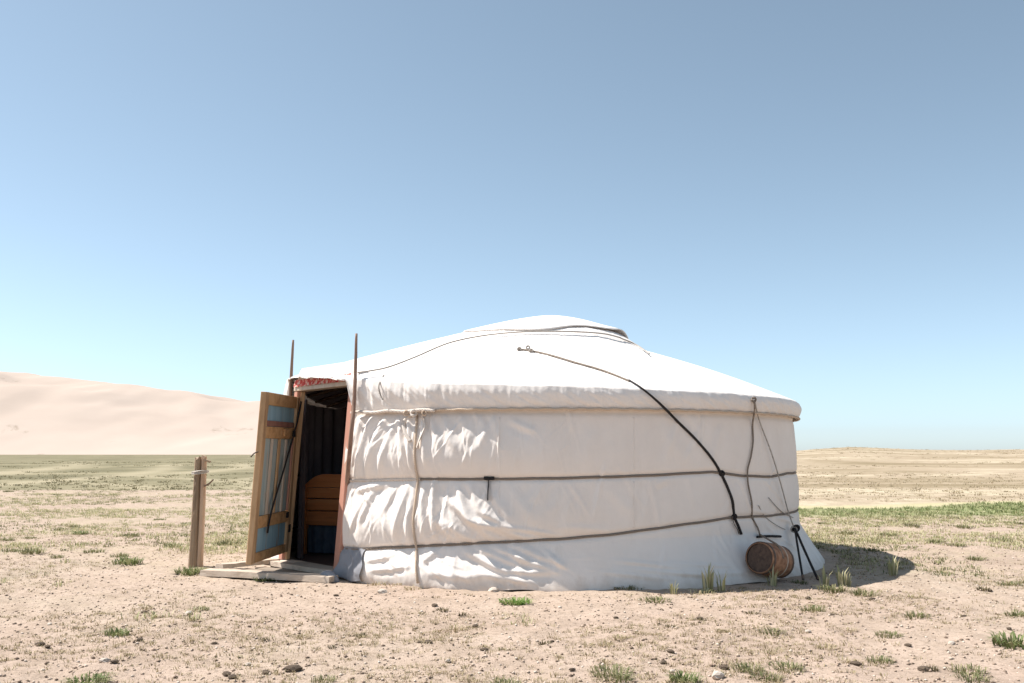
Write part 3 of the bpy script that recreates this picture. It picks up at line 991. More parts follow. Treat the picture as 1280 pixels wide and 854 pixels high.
# middle: upright planks with battens over the joints
pw = (LW - .20) / 4
for i in range(4):
    lp('plank', (.095 + i * pw, .026, fz(.7345)), (.095 + (i + 1) * pw - .005, .046, fz(.2755)), M['teal'], door, .003)
for i in range(1, 4):
    lp('batten', (.095 + i * pw - .030, .006, fz(.732)), (.095 + i * pw + .022, .024, fz(.278)), M['wood_pale'] if i != 2 else M['wood_door'], door, .004)
lp('batten', (.090, .004, fz(.732)), (.125, .023, fz(.278)), M['wood_pink'], door, .004)
lp('latch_block', (.30, -.018, fz(.262)), (.47, .001, fz(.215)), M['wood_doorx'], door, .004)
lp('latch_block', (.10, -.016, fz(.262)), (.17, .001, fz(.222)), M['black'], door, .004)
lp('latch_block', (.105, -.014, fz(.778)), (.165, .001, fz(.742)), M['black'], door, .004)
P = smooth_path([LM @ Vector(q) for q in ((.02, -.02, fz(.03)), (.12, -.026, fz(.16)), (.28, -.026, fz(.32)), (.45, -.026, fz(.48)), (.62, -.022, fz(.64)), (.70, -.018, fz(.74)), (.735, -.014, fz(.84)))], 5)
V, F = tube(P, .017, 6, flat=.45)
ypart('strap', V, F, M['black'], parent=door)
P = smooth_path([LM @ Vector(q) for q in ((LW - .03, .03, fz(.355)), (LW + .07, .04, fz(.365)), (LW + .15, .04, fz(.385)))], 5)
V, F = tube(P, .007, 6)
ypart('handle', V, F, M['rope_dark'], parent=door)
for f in (.12, .85):
    lp('hinge', (-.02, .006, fz(f) - .04), (.05, -.005, fz(f) + .04), M['black'], door, .002)

# ------------------------------------------------------------------ yurt: inside
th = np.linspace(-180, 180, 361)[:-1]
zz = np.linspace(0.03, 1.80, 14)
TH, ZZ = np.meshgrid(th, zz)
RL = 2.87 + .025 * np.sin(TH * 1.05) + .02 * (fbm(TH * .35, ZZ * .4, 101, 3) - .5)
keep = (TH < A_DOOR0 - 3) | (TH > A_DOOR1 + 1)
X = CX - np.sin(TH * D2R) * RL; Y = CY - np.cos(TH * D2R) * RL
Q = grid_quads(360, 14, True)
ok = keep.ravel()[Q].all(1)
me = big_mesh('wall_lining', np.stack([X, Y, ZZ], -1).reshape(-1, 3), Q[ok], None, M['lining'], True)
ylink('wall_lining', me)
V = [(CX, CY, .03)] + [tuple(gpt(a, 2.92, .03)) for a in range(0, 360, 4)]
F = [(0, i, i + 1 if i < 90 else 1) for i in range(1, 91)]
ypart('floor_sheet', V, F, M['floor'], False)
# dark felt added under the roof cloth to darken its underside
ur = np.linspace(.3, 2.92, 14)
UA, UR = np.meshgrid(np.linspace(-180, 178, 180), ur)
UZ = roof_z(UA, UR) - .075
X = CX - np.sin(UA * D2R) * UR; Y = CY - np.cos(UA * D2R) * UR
ylink('roof_shade_lining', big_mesh('roof_shade_lining', np.stack([X, Y, UZ], -1).reshape(-1, 3), grid_quads(180, 14, True), None, M['lining'], True))
# roof poles fanning up to the crown ring
for k in range(48):
    a = k * 7.5
    p0 = gpt(a, 2.9, float(roof_z(a, 2.9)) - .10); p1 = gpt(a, .72, 2.46)
    V, F = tube([p0, p1], .017, 6)
    ypart('roof_pole', V, F, M['wood_pole'])

# bed inside the door
bx0 = Vector((-2.47, 10.93, .03)); bdir = Vector((.94, -.34, 0)).normalized(); bback = Vector((.34, .94, 0)).normalized()
bed = empty('wooden_bed', bx0, 'orange wooden bed with an arched end board inside the yurt doorway', 'bed', rz=math.atan2(bdir.y, bdir.x))
def bpart(name, V, F, mat, smooth=False):
    return obj(name, V, F, mat, bed, smooth)
BW = .92
def bb(name, p0, p1, mat, bv=.006):
    v, f = box(p0, p1, .001, bv); return bpart(name, v, f, mat)
for x in (.0, BW - .06):
    for y in (0, 1.62):
        bb('leg', (x, y, 0), (x + .06, y + .06, .80 if y == 0 else .6), M['wood_bed'])
bb('end_plank', (.062, .012, .34), (BW - .062, .04, .50), M['wood_bed'])
bb('end_plank', (.062, .010, .51), (BW - .062, .042, .64), M['wood_bed'])
bb('end_plank', (.062, .014, .65), (BW - .062, .04, .77), M['wood_bed'])
V = []; F = []
for i in range(25):
    t = i / 24
    x = .03 + (BW - .06) * t
    h = .785 + .16 * math.sin(math.pi * t) ** .8 + .02 * math.sin(math.pi * t * 3)
    for y in (.006, .046):
        V += [(x, y, .775), (x, y, h)]
for i in range(24):
    o = i * 4
    F += [(o, o + 4, o + 5, o + 1), (o + 2, o + 3, o + 7, o + 6), (o + 1, o + 5, o + 7, o + 3)]
F += [(0, 1, 3, 2), (96, 98, 99, 97)]
bpart('arched_board', V, F, M['wood_bed'])
bb('side_rail', (.005, .062, .30), (.035, 1.618, .45), M['wood_bed'])
bb('side_rail', (BW - .035, .062, .30), (BW - .005, 1.618, .45), M['wood_bed'])
bb('mattress', (.04, .07, .40), (BW - .04, 1.61, .56), M['mattress'], .03)
V = []; F = []
for i in range(31):
    x = .062 + (BW - .124) * i / 30
    y = .075 + .012 * math.sin(i * 1.3)
    V += [(x, y, .02), (x, y, .335)]
    if i: F.append((i * 2 - 2, i * 2, i * 2 + 1, i * 2 - 1))
bpart('bed_skirt', V, F, M['darkblue'], True)

# cloth flap hanging from the lowest rope; its grey paints the door post's shadow
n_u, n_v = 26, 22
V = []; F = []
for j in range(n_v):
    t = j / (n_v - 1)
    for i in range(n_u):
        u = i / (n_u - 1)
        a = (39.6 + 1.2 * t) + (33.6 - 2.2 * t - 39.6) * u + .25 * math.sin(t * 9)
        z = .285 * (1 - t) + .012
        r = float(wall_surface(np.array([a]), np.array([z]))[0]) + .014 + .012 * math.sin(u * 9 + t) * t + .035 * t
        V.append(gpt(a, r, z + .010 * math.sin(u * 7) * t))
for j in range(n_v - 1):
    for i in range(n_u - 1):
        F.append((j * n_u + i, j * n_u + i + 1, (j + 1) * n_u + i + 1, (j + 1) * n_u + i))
ypart('shade_flap', V, F, M['greyshade_cloth'])

# ------------------------------------------------------------------ grey bundle at the wall foot by the door
p = on_ground(442, 716)
a_b, r_b, _ = hit(446, 705)
V = []; F = []
nu, nv2 = 30, 14
for j in range(nv2 + 1):
    t = j / nv2
    for i in range(nu):
        u = i / nu * 2 * math.pi
        rx = .12 * math.cos(t * 1.5) ** .45; ry = .08 * math.cos(t * 1.5) ** .45
        wob = 1 + .10 * math.sin(u * 3 + t * 4) + .06 * math.sin(u * 7 + 2 * t) + random.uniform(-.015, .015)
        V.append((math.cos(u) * rx * wob, math.sin(u) * ry * wob, t * .095 * (1 + .2 * math.cos(u + .6) * (1 - t)) - .005))
for j in range(nv2):
    for i in range(nu):
        i2 = (i + 1) % nu
        F.append((j * nu + i, j * nu + i2, (j + 1) * nu + i2, (j + 1) * nu + i))
F.append(tuple((nv2) * nu + i for i in range(nu)))
bundle_c = gpt(39.0, 3.30, 0)
bundle = obj('cloth_bundle', V, F, M['greyshade_cloth'])
bundle.location = bundle_c; bundle.rotation_euler = (0, 0, math.atan2(tdir.y, tdir.x) + .12)
tag(bundle, 'small grey cloth bundle lying at the foot of the door post', 'bundle')

# ------------------------------------------------------------------ doorstep boards
step = empty('doorstep', (-2.3, 9.2, 0), 'low doorstep of pale weathered boards on the ground before the open door', 'doorstep')
def board(name, p, q, wd, th_, mat, zoff=0.0, bow=.0):
    Mx = frame_from(p, q)
    L = (Vector(q) - Vector(p)).length
    n = 10
    V = []; F = []
    for i in range(n + 1):
        t = i / n
        x = L * t
        b_ = bow * math.sin(math.pi * t)
        e = [random.uniform(-.006, .006) for _ in range(4)]
        V += [(x, -wd / 2 + e[0], b_), (x, wd / 2 + e[1], b_), (x, wd / 2 - .008 + e[1], th_ + b_ + e[2] * .4), (x, -wd / 2 + .008 + e[0], th_ + b_ + e[3] * .4)]
    for i in range(n):
        o = i * 4
        for k in range(4):
            k2 = (k + 1) % 4
            F.append((o + k, o + 4 + k, o + 4 + k2, o + k2))
    F += [(3, 2, 1, 0), (n * 4, n * 4 + 1, n * 4 + 2, n * 4 + 3)]
    return obj(name, [tuple(Mx @ Vector(v_) - Vector((-2.3, 9.2, 0))) for v_ in V], F, mat, step, False)
fl_ = Vector((-3.03, 9.30, .0)); fr_ = Vector((-1.66, 8.78, .0)); bl_ = Vector((-2.50, 10.02, .0)); br_ = HR + ndir * .12
board('board', fl_ + Vector((0, 0, .0)), fr_, .17, .055, M['step'], bow=.004)
board('board', fl_ + Vector((.12, .06, .057)), bl_ + Vector((.02, -.02, .045)), .12, .04, M['step'])
board('board', bl_ + Vector((.0, .0, .03)) + ndir * .10, br_ + Vector((0, 0, .03)) + ndir * .02, .13, .045, M['step'])
board('board', fr_ + Vector((-.05, .13, .02)), br_ + Vector((-.03, -.03, .02)) + ndir * .10, .10, .035, M['step'])
for k in range(4):
    u = (k + .6) / 4.4
    p0 = fl_.lerp(bl_, u) + Vector((.12, 0, .004)); p1 = fr_.lerp(br_, u) + Vector((-.10, .03, .004))
    board('inner_board', p0, p1, .15, .022, M['step_dark'])

# ------------------------------------------------------------------ hitching post
pp = on_ground(245, 708)
post = empty('wooden_post', (pp.x, pp.y, 0), 'weathered wooden post wound with pale wire standing on the sand', 'post')
def stake(name, x0, x1, y0, y1, h, mat, seed, taper, lean=0.0):
    random.seed(seed)
    n = 26; sides = 12
    V = []; F = []
    for i in range(n + 1):
        t = i / n
        k = 1 + taper * (1 - t)
        for s in range(sides):
            u = 2 * math.pi * s / sides
            sq = 1 / max(abs(math.cos(u)), abs(math.sin(u))) ** .6
            rx = (x1 - x0) / 2 * k * sq * (1 + .05 * math.sin(u * 5 + t * 3 + seed) + random.uniform(-.03, .03))
            ry = (y1 - y0) / 2 * k * sq * (1 + .05 * math.sin(u * 4 + t * 4 + seed) + random.uniform(-.03, .03))
            top_ = h + (.02 * math.sin(u * 3 + seed) + .012 * math.cos(u * 5)) * (1 if i == n else 0)
            V.append(((x0 + x1) / 2 + math.cos(u) * rx * .88 + lean * t, (y0 + y1) / 2 + math.sin(u) * ry * .88, -.03 + (top_ + .03) * t))
    for i in range(n):
        for s in range(sides):
            s2 = (s + 1) % sides
            F.append((i * sides + s, i * sides + s2, (i + 1) * sides + s2, (i + 1) * sides + s))
    F.append(tuple(n * sides + s for s in range(sides)))
    return obj(name, V, F, mat, post, False)
stake('main_timber', -.072, .012, -.05, .05, 1.145, M['wood_post'], 4, .28, .012)
stake('side_timber', .022, .078, -.055, .02, 1.15, M['wood_post2'], 9, .18, -.004)
random.seed(19)
for z in (.985, 1.0, .992):
    P = []
    for i in range(25):
        u = 2 * math.pi * i / 24
        P.append(Vector((.006 + math.cos(u) * .088, -.01 + math.sin(u) * .068, z + .012 * math.sin(u + z * 90))))
    V, F = tube(P, .0055, 6)
    obj('wire', V, F, M['wire'], post)
P = smooth_path([Vector((.07, -.05, .845)), Vector((.12, -.06, .87)), Vector((.17, -.07, .915))], 5)
V, F = tube(P, .009, 6, rough=.1)
obj('peg', V, F, M['wood_pole'], post)
P = smooth_path([Vector((.06, -.04, 1.12)), Vector((.10, -.05, 1.115)), Vector((.125, -.05, 1.10))], 4)
V, F = tube(P, .012, 6, rough=.1)
obj('peg', V, F, M['wood_post'], post)

# ------------------------------------------------------------------ keg hung against the wall on the right
kc = gpt(-38.6, 3.33, 0)
kax = Vector((.67, .72, -.17)).normalized()
keg = empty('keg', (kc.x, kc.y, 0), 'small rusty brown keg hung on a rope against the yurt wall', 'keg')
kup = Vector((0, 0, 1)); ky = kup.cross(kax).normalized(); kz = kax.cross(ky)
KM = Matrix(((kax.x, ky.x, kz.x, 0), (kax.y, ky.y, kz.y, 0), (kax.z, ky.z, kz.z, .195), (0, 0, 0, 1)))
def lathe(name, prof, mat, sides=28, smooth=True):
    V = []; F = []
    for (x, r) in prof:
        for s in range(sides):
            u = 2 * math.pi * s / sides
            V.append(tuple(KM @ Vector((x, math.cos(u) * r, math.sin(u) * r))))
    for i in range(len(prof) - 1):
        for s in range(sides):
            s2 = (s + 1) % sides
            F.append((i * sides + s, i * sides + s2, (i + 1) * sides + s2, (i + 1) * sides + s))
    return obj(name, V, F, mat, keg, smooth)
LK = .42
lathe('barrel', [(-LK / 2, .132), (-LK / 2, .140), (-.16, .147), (-.08, .154), (0, .157), (.08, .154), (.16, .147), (LK / 2, .138), (LK / 2, .130), (LK / 2 - .012, .128), (LK / 2 - .012, .0)], M['keg'])
lathe('barrel_head', [(-LK / 2 + .014, .131), (-LK / 2 + .012, .10), (-LK / 2 + .012, .0)], M['keg_end'])
for x, r in ((-.185, .1485), (.175, .148)):
    lathe('hoop', [(x - .014, r - .003), (x - .014, r + .002), (x + .014, r + .003), (x + .014, r - .003)], M['keg_hoop'])
lathe('pale_hoop', [(.038, .156), (.038, .1595), (.052, .1595), (.052, .156)], M['keg_band'])
# hanging rope and the short stick it is tied to
kt = Vector(kc)
P = smooth_path([roof_pt(947, 668, .02) - kt, KM @ Vector((-.06, -.02, .175)), KM @ Vector((-.05, -.10, .13)), KM @ Vector((-.05, -.158, .02))], 6)
V, F = tube(P, .0095, 6)
obj('hanging_rope', V, F, M['rope_mid'], keg)
P = [roof_pt(944, 671, .02) - kt, roof_pt(957, 670, .03) - kt, roof_pt(971, 670.5, .03) - kt]
V, F = tube(smooth_path(P, 5), .012, 6, rough=.08)
obj('stick', V, F, M['black'], keg)

# ------------------------------------------------------------------ guy rope with its two black straps pegged in the sand
loop = roof_pt(984, 661, .07)
loop.z = max(loop.z, .2)
guy = empty('guy_rope', (loop.x, loop.y, 0), 'thin guy rope ending in two black straps pegged to the shaded sand', 'rope')
gl = Vector((loop.x, loop.y, 0))
P = [roof_pt(938, 502, .02), roof_pt(946, 527, .03), roof_pt(958, 566, .04), roof_pt(970, 606, .05), roof_pt(979, 640, .06), loop]
V, F = tube([p - gl for p in smooth_path(P, 5)], .0065, 6)
obj('cord', V, F, M['rope_grey'], guy)
for (px, py) in ((1004, 725), (1023, 725)):
    g = on_ground(px, py); g.z = float(ground_z(g.x, g.y))
    P = smooth_path([loop - gl, loop.lerp(g, .12) - gl + Vector((0, 0, .01)), loop.lerp(g, .55) - gl, g - gl], 5)
    V, F = tube(P, .018, 6, flat=.6, rough=.06)
    obj('strap', V, F, M['black'], guy)
    V, F = tube([g - gl + Vector((0, 0, .05)), g - gl + Vector((.01, .02, -.06))], .012, 6)
    obj('peg', V, F, M['wood_pole'], guy)
for k in range(3):
    c0 = loop - gl + Vector((-.01 + .015 * k, -.005, .005 * k))
    P = [c0 + Vector((math.cos(t) * .03, .01 * math.sin(t * 2 + k), math.sin(t) * .03)) for t in np.linspace(0, 6.28, 14)]
    V, F = tube(P, .009, 6)
    obj('loop', V, F, M['black'] if k else M['rope_grey'], guy)

# ------------------------------------------------------------------ plants
def blades(n, h, spread, wdt, r_, lean=.5, hv=.4):
    """n bent tapering blades growing from a small patch; numpy verts, quads, tris, tone."""
    V = np.zeros((n, 5, 3)); tone = np.zeros((n, 5))
    for i in range(n):
        a = r_.uniform(0, 6.283); rad = spread * math.sqrt(r_.uniform(0, 1)) * .6
        bx, by = math.cos(a) * rad, math.sin(a) * rad
        oa = a + r_.uniform(-.9, .9)
        hh = h * (1 - hv + 2 * hv * r_.uniform(0, 1)) * (1 - .35 * rad / max(spread, 1e-6))
        ln_ = lean * r_.uniform(.3, 1.3)
        dx, dy = math.cos(oa), math.sin(oa)
        sx, sy = -dy, dx
        ww = wdt * r_.uniform(.7, 1.3)
        mx, my, mz = bx + dx * hh * ln_ * .35, by + dy * hh * ln_ * .35, hh * .62
        tx, ty, tz = bx + dx * hh * ln_, by + dy * hh * ln_, hh * (1 - .35 * ln_)
        V[i] = [(bx - sx * ww / 2, by - sy * ww / 2, -.006), (bx + sx * ww / 2, by + sy * ww / 2, -.006), (mx + sx * ww * .42, my + sy * ww * .42, mz), (mx - sx * ww * .42, my - sy * ww * .42, mz), (tx, ty, tz)]
        tone[i] = r_.uniform(0, 1)
    o = np.arange(n)[:, None] * 5
    return V.reshape(-1, 3), o + np.array([[0, 1, 2, 3]]), o + np.array([[3, 2, 4]]), tone.ravel()

GREEN = [(0, (0.10, 0.135, 0.045)), (.5, (0.17, 0.20, 0.08)), (1, (0.32, 0.30, 0.16))]
OLIVE = [(0, (0.10, 0.115, 0.045)), (.5, (0.17, 0.175, 0.08)), (1, (0.36, 0.31, 0.18))]
DRY = [(0, (0.20, 0.155, 0.085)), (.4, (0.33, 0.265, 0.16)), (.75, (0.45, 0.37, 0.24)), (1, (0.24, 0.225, 0.10))]
BRIGHT = [(0, (0.10, 0.19, 0.04)), (.6, (0.19, 0.29, 0.075)), (1, (0.33, 0.36, 0.15))]
PALEG = [(0, (0.30, 0.30, 0.15)), (.6, (0.45, 0.42, 0.24)), (1, (0.55, 0.49, 0.32))]
FAROL = [(0, (0.17, 0.15, 0.08)), (.5, (0.25, 0.22, 0.13)), (1, (0.36, 0.31, 0.20))]
FARST = [(0, (0.30, 0.24, 0.15)), (.5, (0.40, 0.325, 0.215)), (1, (0.50, 0.42, 0.29))]
STRIP = [(0, (0.17, 0.21, 0.08)), (.5, (0.25, 0.275, 0.125)), (1, (0.38, 0.36, 0.20))]
DARK = [(0, (0.06, 0.05, 0.03)), (.6, (0.12, 0.10, 0.055)), (1, (0.22, 0.18, 0.10))]
for nm, st in (('green', GREEN), ('olive', OLIVE), ('dry', DRY), ('bright', BRIGHT), ('paleg', PALEG), ('darkg', DARK), ('strip', STRIP), ('farol', FAROL), ('farst', FARST)):
    M['bl_' + nm] = m_blade('blade_' + nm, st)

r_t = random.Random(3)
VAR = {}
def tuft_mesh(kind, k):
    if (kind, k) not in VAR:
        n, h, sp, wd, lean = {'green': (120, .065, .17, .009, 1.3), 'olive': (110, .05, .18, .007, 1.4), 'dry': (60, .045, .13, .005, 1.4),
                              'bright': (130, .055, .20, .010, 1.3), 'upright': (16, .17, .06, .016, .35), 'dark': (46, .035, .09, .007, 1.3)}[kind]
        V_, Q_, T_, tn = blades(n, h, sp, wd, r_t, lean)
        mt = {'green': 'bl_green', 'olive': 'bl_olive', 'dry': 'bl_dry', 'bright': 'bl_bright', 'upright': 'bl_paleg', 'dark': 'bl_darkg'}[kind]
        VAR[(kind, k)] = big_mesh('grass_tuft', V_, Q_, T_, M[mt], False, {'tone': tn})
    return VAR[(kind, k)]

LAB = {'green': ('low green grass tuft growing alone on the sandy ground', 'green grass tufts on the sand'),
       'olive': ('low dull olive grass tuft spread on the sandy ground', 'olive grass tufts on the sand'),
       'dry': ('small dry straw coloured grass tuft on the sandy ground', 'dry grass tufts on the sand'),
       'upright': ('pale upright grass sprig at the edge of the yurt shadow', 'pale sprigs along the yurt shadow'),
       'dark': ('small dark withered tuft lying on the sandy ground', 'withered tufts on the sand')}
TUFTS = [
    ('olive', 40, 692, 1.1), ('olive', 12, 690, .8), ('green', 100, 668, .9), ('olive', 76, 662, .8), ('olive', 36, 672, .8), ('green', 160, 707, 1.2), ('olive', 150, 697, .8),
    ('olive', 162, 671, 1.0), ('olive', 118, 690, .9), ('green', 236, 715, 1.0), ('olive', 216, 684, .9), ('olive', 288, 681, 1.3), ('olive', 275, 682, .8), ('olive', 92, 658, .7),
    ('olive', 72, 697, .6), ('olive', 250, 712, .9), ('dry', 262, 714, .8), ('green', 146, 795, .85), ('green', 110, 853, 1.1), ('dry', 182, 762, .8), ('dry', 190, 773, .7), ('olive', 252, 762, .7),
    ('olive', 5, 676, .9), ('olive', 200, 651, .8), ('olive', 232, 655, .7), ('olive', 310, 655, .8), ('olive', 290, 645, .7), ('olive', 130, 645, .7), ('olive', 60, 640, .7), ('olive', 10, 615, 1.2), ('olive', 45, 610, 1.0), ('olive', 110, 611, .9),
    ('green', 331, 724, .8), ('dry', 352, 725, .6), ('dark', 330, 800, .7), ('dry', 378, 798, .8), ('dark', 416, 811, .7), ('dark', 452, 796, .8), ('olive', 405, 851, .7), ('olive', 630, 853, .9),
    ('dry', 492, 732, .9), ('dry', 515, 736, .9), ('dry', 470, 731, .8), ('dark', 554, 762, 1.1), ('dry', 568, 785, 1.0), ('dark', 578, 768, .7), ('dry', 605, 808, .6), ('dark', 627, 810, .6), ('dry', 755, 805, .8), ('dry', 770, 797, .8),
    ('olive', 764, 840, 1.2), ('olive', 772, 848, .9), ('dry', 756, 825, .8), ('green', 855, 850, .9), ('olive', 935, 838, .9), ('olive', 960, 846, .8), ('olive', 984, 834, 1.1), ('dark', 680, 803, .9), ('dark', 838, 782, .8), ('dry', 830, 775, .8),
    ('dark', 875, 776, .9), ('olive', 820, 752, .9), ('olive', 780, 737, .7), ('olive', 795, 735, .6), ('dry', 905, 790, .7), ('dark', 940, 768, .9), ('olive', 966, 790, .9), ('olive', 1016, 763, 1.0), ('dry', 1030, 808, 1.0), ('olive', 1000, 728, .6),
    ('olive', 1110, 795, .9), ('olive', 1145, 771, 1.0), ('dark', 1162, 836, 1.0), ('olive', 1210, 838, 1.0), ('olive', 1215, 850, .9), ('green', 1268, 806, 1.5), ('dry', 1062, 826, 1.0), ('olive', 1100, 823, .8), ('dark', 1230, 738, .9), ('olive', 1275, 768, 1.1),
    ('dry', 1060, 788, .8), ('olive', 1080, 743, .9), ('olive', 1040, 738, 1.0), ('dry', 1140, 745, .9), ('olive', 1170, 680, 1.0), ('olive', 1196, 684, .9), ('olive', 1250, 676, 1.2), ('olive', 1110, 672, 1.0), ('olive', 1060, 668, 1.0), ('olive', 1220, 700, .8),
    ('olive', 1090, 690, .8), ('dry', 1180, 715, .8), ('olive', 1262, 730, .8), ('olive', 1030, 655, .9), ('olive', 1140, 658, 1.0), ('olive', 1205, 660, 1.0), ('olive', 1270, 655, 1.2),
    ('upright', 885, 737, 1.0), ('upright', 902, 738, .8), ('upright', 966, 732, .8), ('upright', 1031, 732, .8), ('upright', 1052, 731, .9), ('upright', 1117, 719, .9), ('upright', 1060, 730, .6), ('upright', 842, 741, .6),
]
for i, (kind, px, py, sc) in enumerate(TUFTS):
    g = on_ground(px, py)
    o = link('grass_tuft', tuft_mesh(kind, i % 5))
    o.location = (g.x, g.y, float(ground_z(g.x, g.y)))
    o.rotation_euler = (0, 0, r_t.uniform(0, 6.28)); sc *= .85 if g.y < 7.4 else 1.2; o.scale = (sc, sc, sc * r_t.uniform(.85, 1.15))
    lab, grp = LAB[kind]
    if kind != 'upright':
        if g.y > 9.6 and g.x < 0: lab, grp = lab.replace('on the sandy ground', 'on the plain behind the wooden post'), grp + ' behind the post'
        elif g.y > 9.6: lab, grp = lab.replace('on the sandy ground', 'on the plain behind the yurt shadow'), grp + ' behind the yurt shadow'
        elif g.x < -1.7: lab, grp = lab.replace('on the sandy ground', 'on the sand before post and doorstep'), grp + ' before post and doorstep'
        elif g.x > 1.9: lab, grp = lab.replace('on the sandy ground', 'on the sand before keg and shadow'), grp + ' before keg and shadow'
        else: lab, grp = lab.replace('on the sandy ground', 'on the bare sand before the yurt wall'), grp + ' before the yurt wall'
    tag(o, lab, 'grass tuft', grp)
g = on_ground(645, 754)
o = link('grass_tuft', tuft_mesh('bright', 0)); o.location = (g.x, g.y, float(ground_z(g.x, g.y))); o.scale = (1.05, .9, .9)
tag(o, 'bright fresh green grass tuft before the sunlit yurt skirt', 'grass tuft')

# ------------------------------------------------------------------ stones and dung
def lump(seed, flat=.6, n1=7, n2=5):
    rr_ = random.Random(seed)
    V = [(0, 0, flat)]; F = []
    for j in range(1, n2):
        t = math.pi * j / n2
        for i in range(n1):
            u = 2 * math.pi * (i + .5 * (j % 2)) / n1
            k = rr_.uniform(.78, 1.15)
            V.append((math.sin(t) * math.cos(u) * k, math.sin(t) * math.sin(u) * k, math.cos(t) * flat * rr_.uniform(.8, 1.1)))
    V.append((0, 0, -flat))
    for i in range(n1):
        F.append((0, 1 + i, 1 + (i + 1) % n1))
    for j in range(n2 - 2):
        for i in range(n1):
            a = 1 + j * n1 + i; b_ = 1 + j * n1 + (i + 1) % n1
            F.append((a, a + n1, b_ + n1, b_))
    e = len(V) - 1; o = 1 + (n2 - 2) * n1
    for i in range(n1):
        F.append((e, o + (i + 1) % n1, o + i))
    return V, F
LUMPS = {}
def lump_mesh(kind, k):
    if (kind, k) not in LUMPS:
        V, F = lump(k * 13 + (5 if kind == 'stone' else 0), .55 if kind == 'stone' else .6)
        me = bpy.data.meshes.new(kind); me.from_pydata(V, [], F); me.materials.append(M['stone' if kind == 'stone' else 'dung']); me.update()
        LUMPS[(kind, k)] = me
    return LUMPS[(kind, k)]
def zone(lab, grp, tail, g):
    t = ('on the sand before post and doorstep' if g.x < -1.7 else 'on the sand before keg and shadow' if g.x > 1.9 else 'on the bare sand before the yurt wall')
    return lab + ' ' + t, grp + t.replace('on the', ' on the', 1).replace('bare ', '')
STONES = [(478, 741, .045), (236, 769, .035), (617, 738, .05), (898, 846, .045), (1126, 709, .03), (130, 830, .03), (700, 760, .02), (1010, 790, .022), (560, 826, .02), (372, 742, .022), (1190, 805, .025), (62, 782, .022), (310, 834, .02), (840, 835, .02)]
for i, (px, py, s) in enumerate(STONES):
    g = on_ground(px, py)
    o = link('stone', lump_mesh('stone', i % 4)); o.location = (g.x, g.y, float(ground_z(g.x, g.y)) + s * .25)
    o.scale = (s, s * .8, s); o.rotation_euler = (0, 0, i * 1.3)
    lab, grp = zone('small pale stone lying', 'pale stones', '', g); tag(o, lab, 'stone', grp)
DUNG = [(366, 842, .05), (332, 844, .032), (535, 803, .035), (525, 804, .02), (543, 757, .035), (594, 781, .030), (605, 810, .028), (838, 813, .028), (829, 824, .028), (875, 774, .03), (1070, 829, .035), (1010, 747, .035), (1090, 750, .03), (1155, 836, .04),
        (1238, 739, .03), (50, 806, .03), (59, 810, .025), (175, 804, .025), (268, 807, .022), (283, 845, .035), (290, 849, .03), (143, 831, .025), (118, 795, .022), (180, 767, .03), (420, 744, .025), (312, 782, .018), (690, 800, .022), (715, 836, .02), (905, 833, .035), (1262, 789, .025), (1205, 770, .022), (1040, 770, .02), (980, 762, .02), (770, 772, .02), (1135, 806, .025)]
for i, (px, py, s) in enumerate(DUNG):
    g = on_ground(px, py)
    o = link('dung_clod', lump_mesh('dung', i % 5)); o.location = (g.x, g.y, float(ground_z(g.x, g.y)) + s * .25)
    s *= .85; o.scale = (s * 1.2, s * .85, s * .85); o.rotation_euler = (0, 0, i * 2.1)
    lab, grp = zone('small dark brown dung clod lying', 'dark dung clods', '', g); tag(o, lab, 'dung', grp)

# ------------------------------------------------------------------ uncountable cover
def scatter(name, label, n, place, blade_args, mat, seed):
    r2 = random.Random(seed); nrg = np.random.default_rng(seed)
    protos = [blades(*blade_args[:4], r2, blade_args[4]) for _ in range(8)]
    XY, SCL = place(n, nrg)
    zg = ground_z(XY[:, 0], XY[:, 1])
    VV = []; QQ = []; TT = []; TN = []; off = 0
    which = nrg.integers(0, 8, len(XY)); rot = nrg.uniform(0, 6.283, len(XY)); shade = nrg.uniform(-.35, .35, len(XY))
    for k in range(8):
        idx = np.where(which == k)[0]
        if not len(idx): continue
        V_, Q_, T_, tn = protos[k]
        c = np.cos(rot[idx])[:, None]; s = np.sin(rot[idx])[:, None]; sc = SCL[idx][:, None]
        x = (V_[None, :, 0] * c - V_[None, :, 1] * s) * sc + XY[idx, 0][:, None]
        y = (V_[None, :, 0] * s + V_[None, :, 1] * c) * sc + XY[idx, 1][:, None]
        z = V_[None, :, 2] * sc + zg[idx][:, None]
        VV.append(np.stack([x, y, z], -1).reshape(-1, 3))
        oo = off + np.arange(len(idx))[:, None, None] * len(V_)
        QQ.append((Q_[None] + oo).reshape(-1, 4)); TT.append((T_[None] + oo).reshape(-1, 3))
        TN.append(np.clip(tn[None] + shade[idx][:, None], 0, 1).ravel())
        off += len(idx) * len(V_)
    me = big_mesh(name, np.concatenate(VV), np.concatenate(QQ), np.concatenate(TT), mat, False, {'tone': np.concatenate(TN)})
    return tag(link(name, me), label=label, kind='stuff')

def clear_of_yurt(XY, extra=.0):
    d = np.hypot(XY[:, 0] - CX, XY[:, 1] - CY)
    return d > 3.42 + extra

def place_near(n, g):
    y = 3.9 + (16 - 3.9) * g.uniform(0, 1, n) ** 1.3
    x = g.uniform(-1, 1, n) * (y * .62 + 1.6)
    XY = np.stack([x, y], -1)
    den = fbm(x * .8, y * .8, 141, 4)
    keep = (den > .40 + .28 * g.uniform(0, 1, n)) & clear_of_yurt(XY)
    XY = XY[keep]
    return XY, g.uniform(.45, 1.15, len(XY))
scatter('dry_grass', 'scattered tiny dry grass stubble on the sand', 40000, place_near, (8, .022, .05, .004, 1.4), M['bl_dry'], 11)

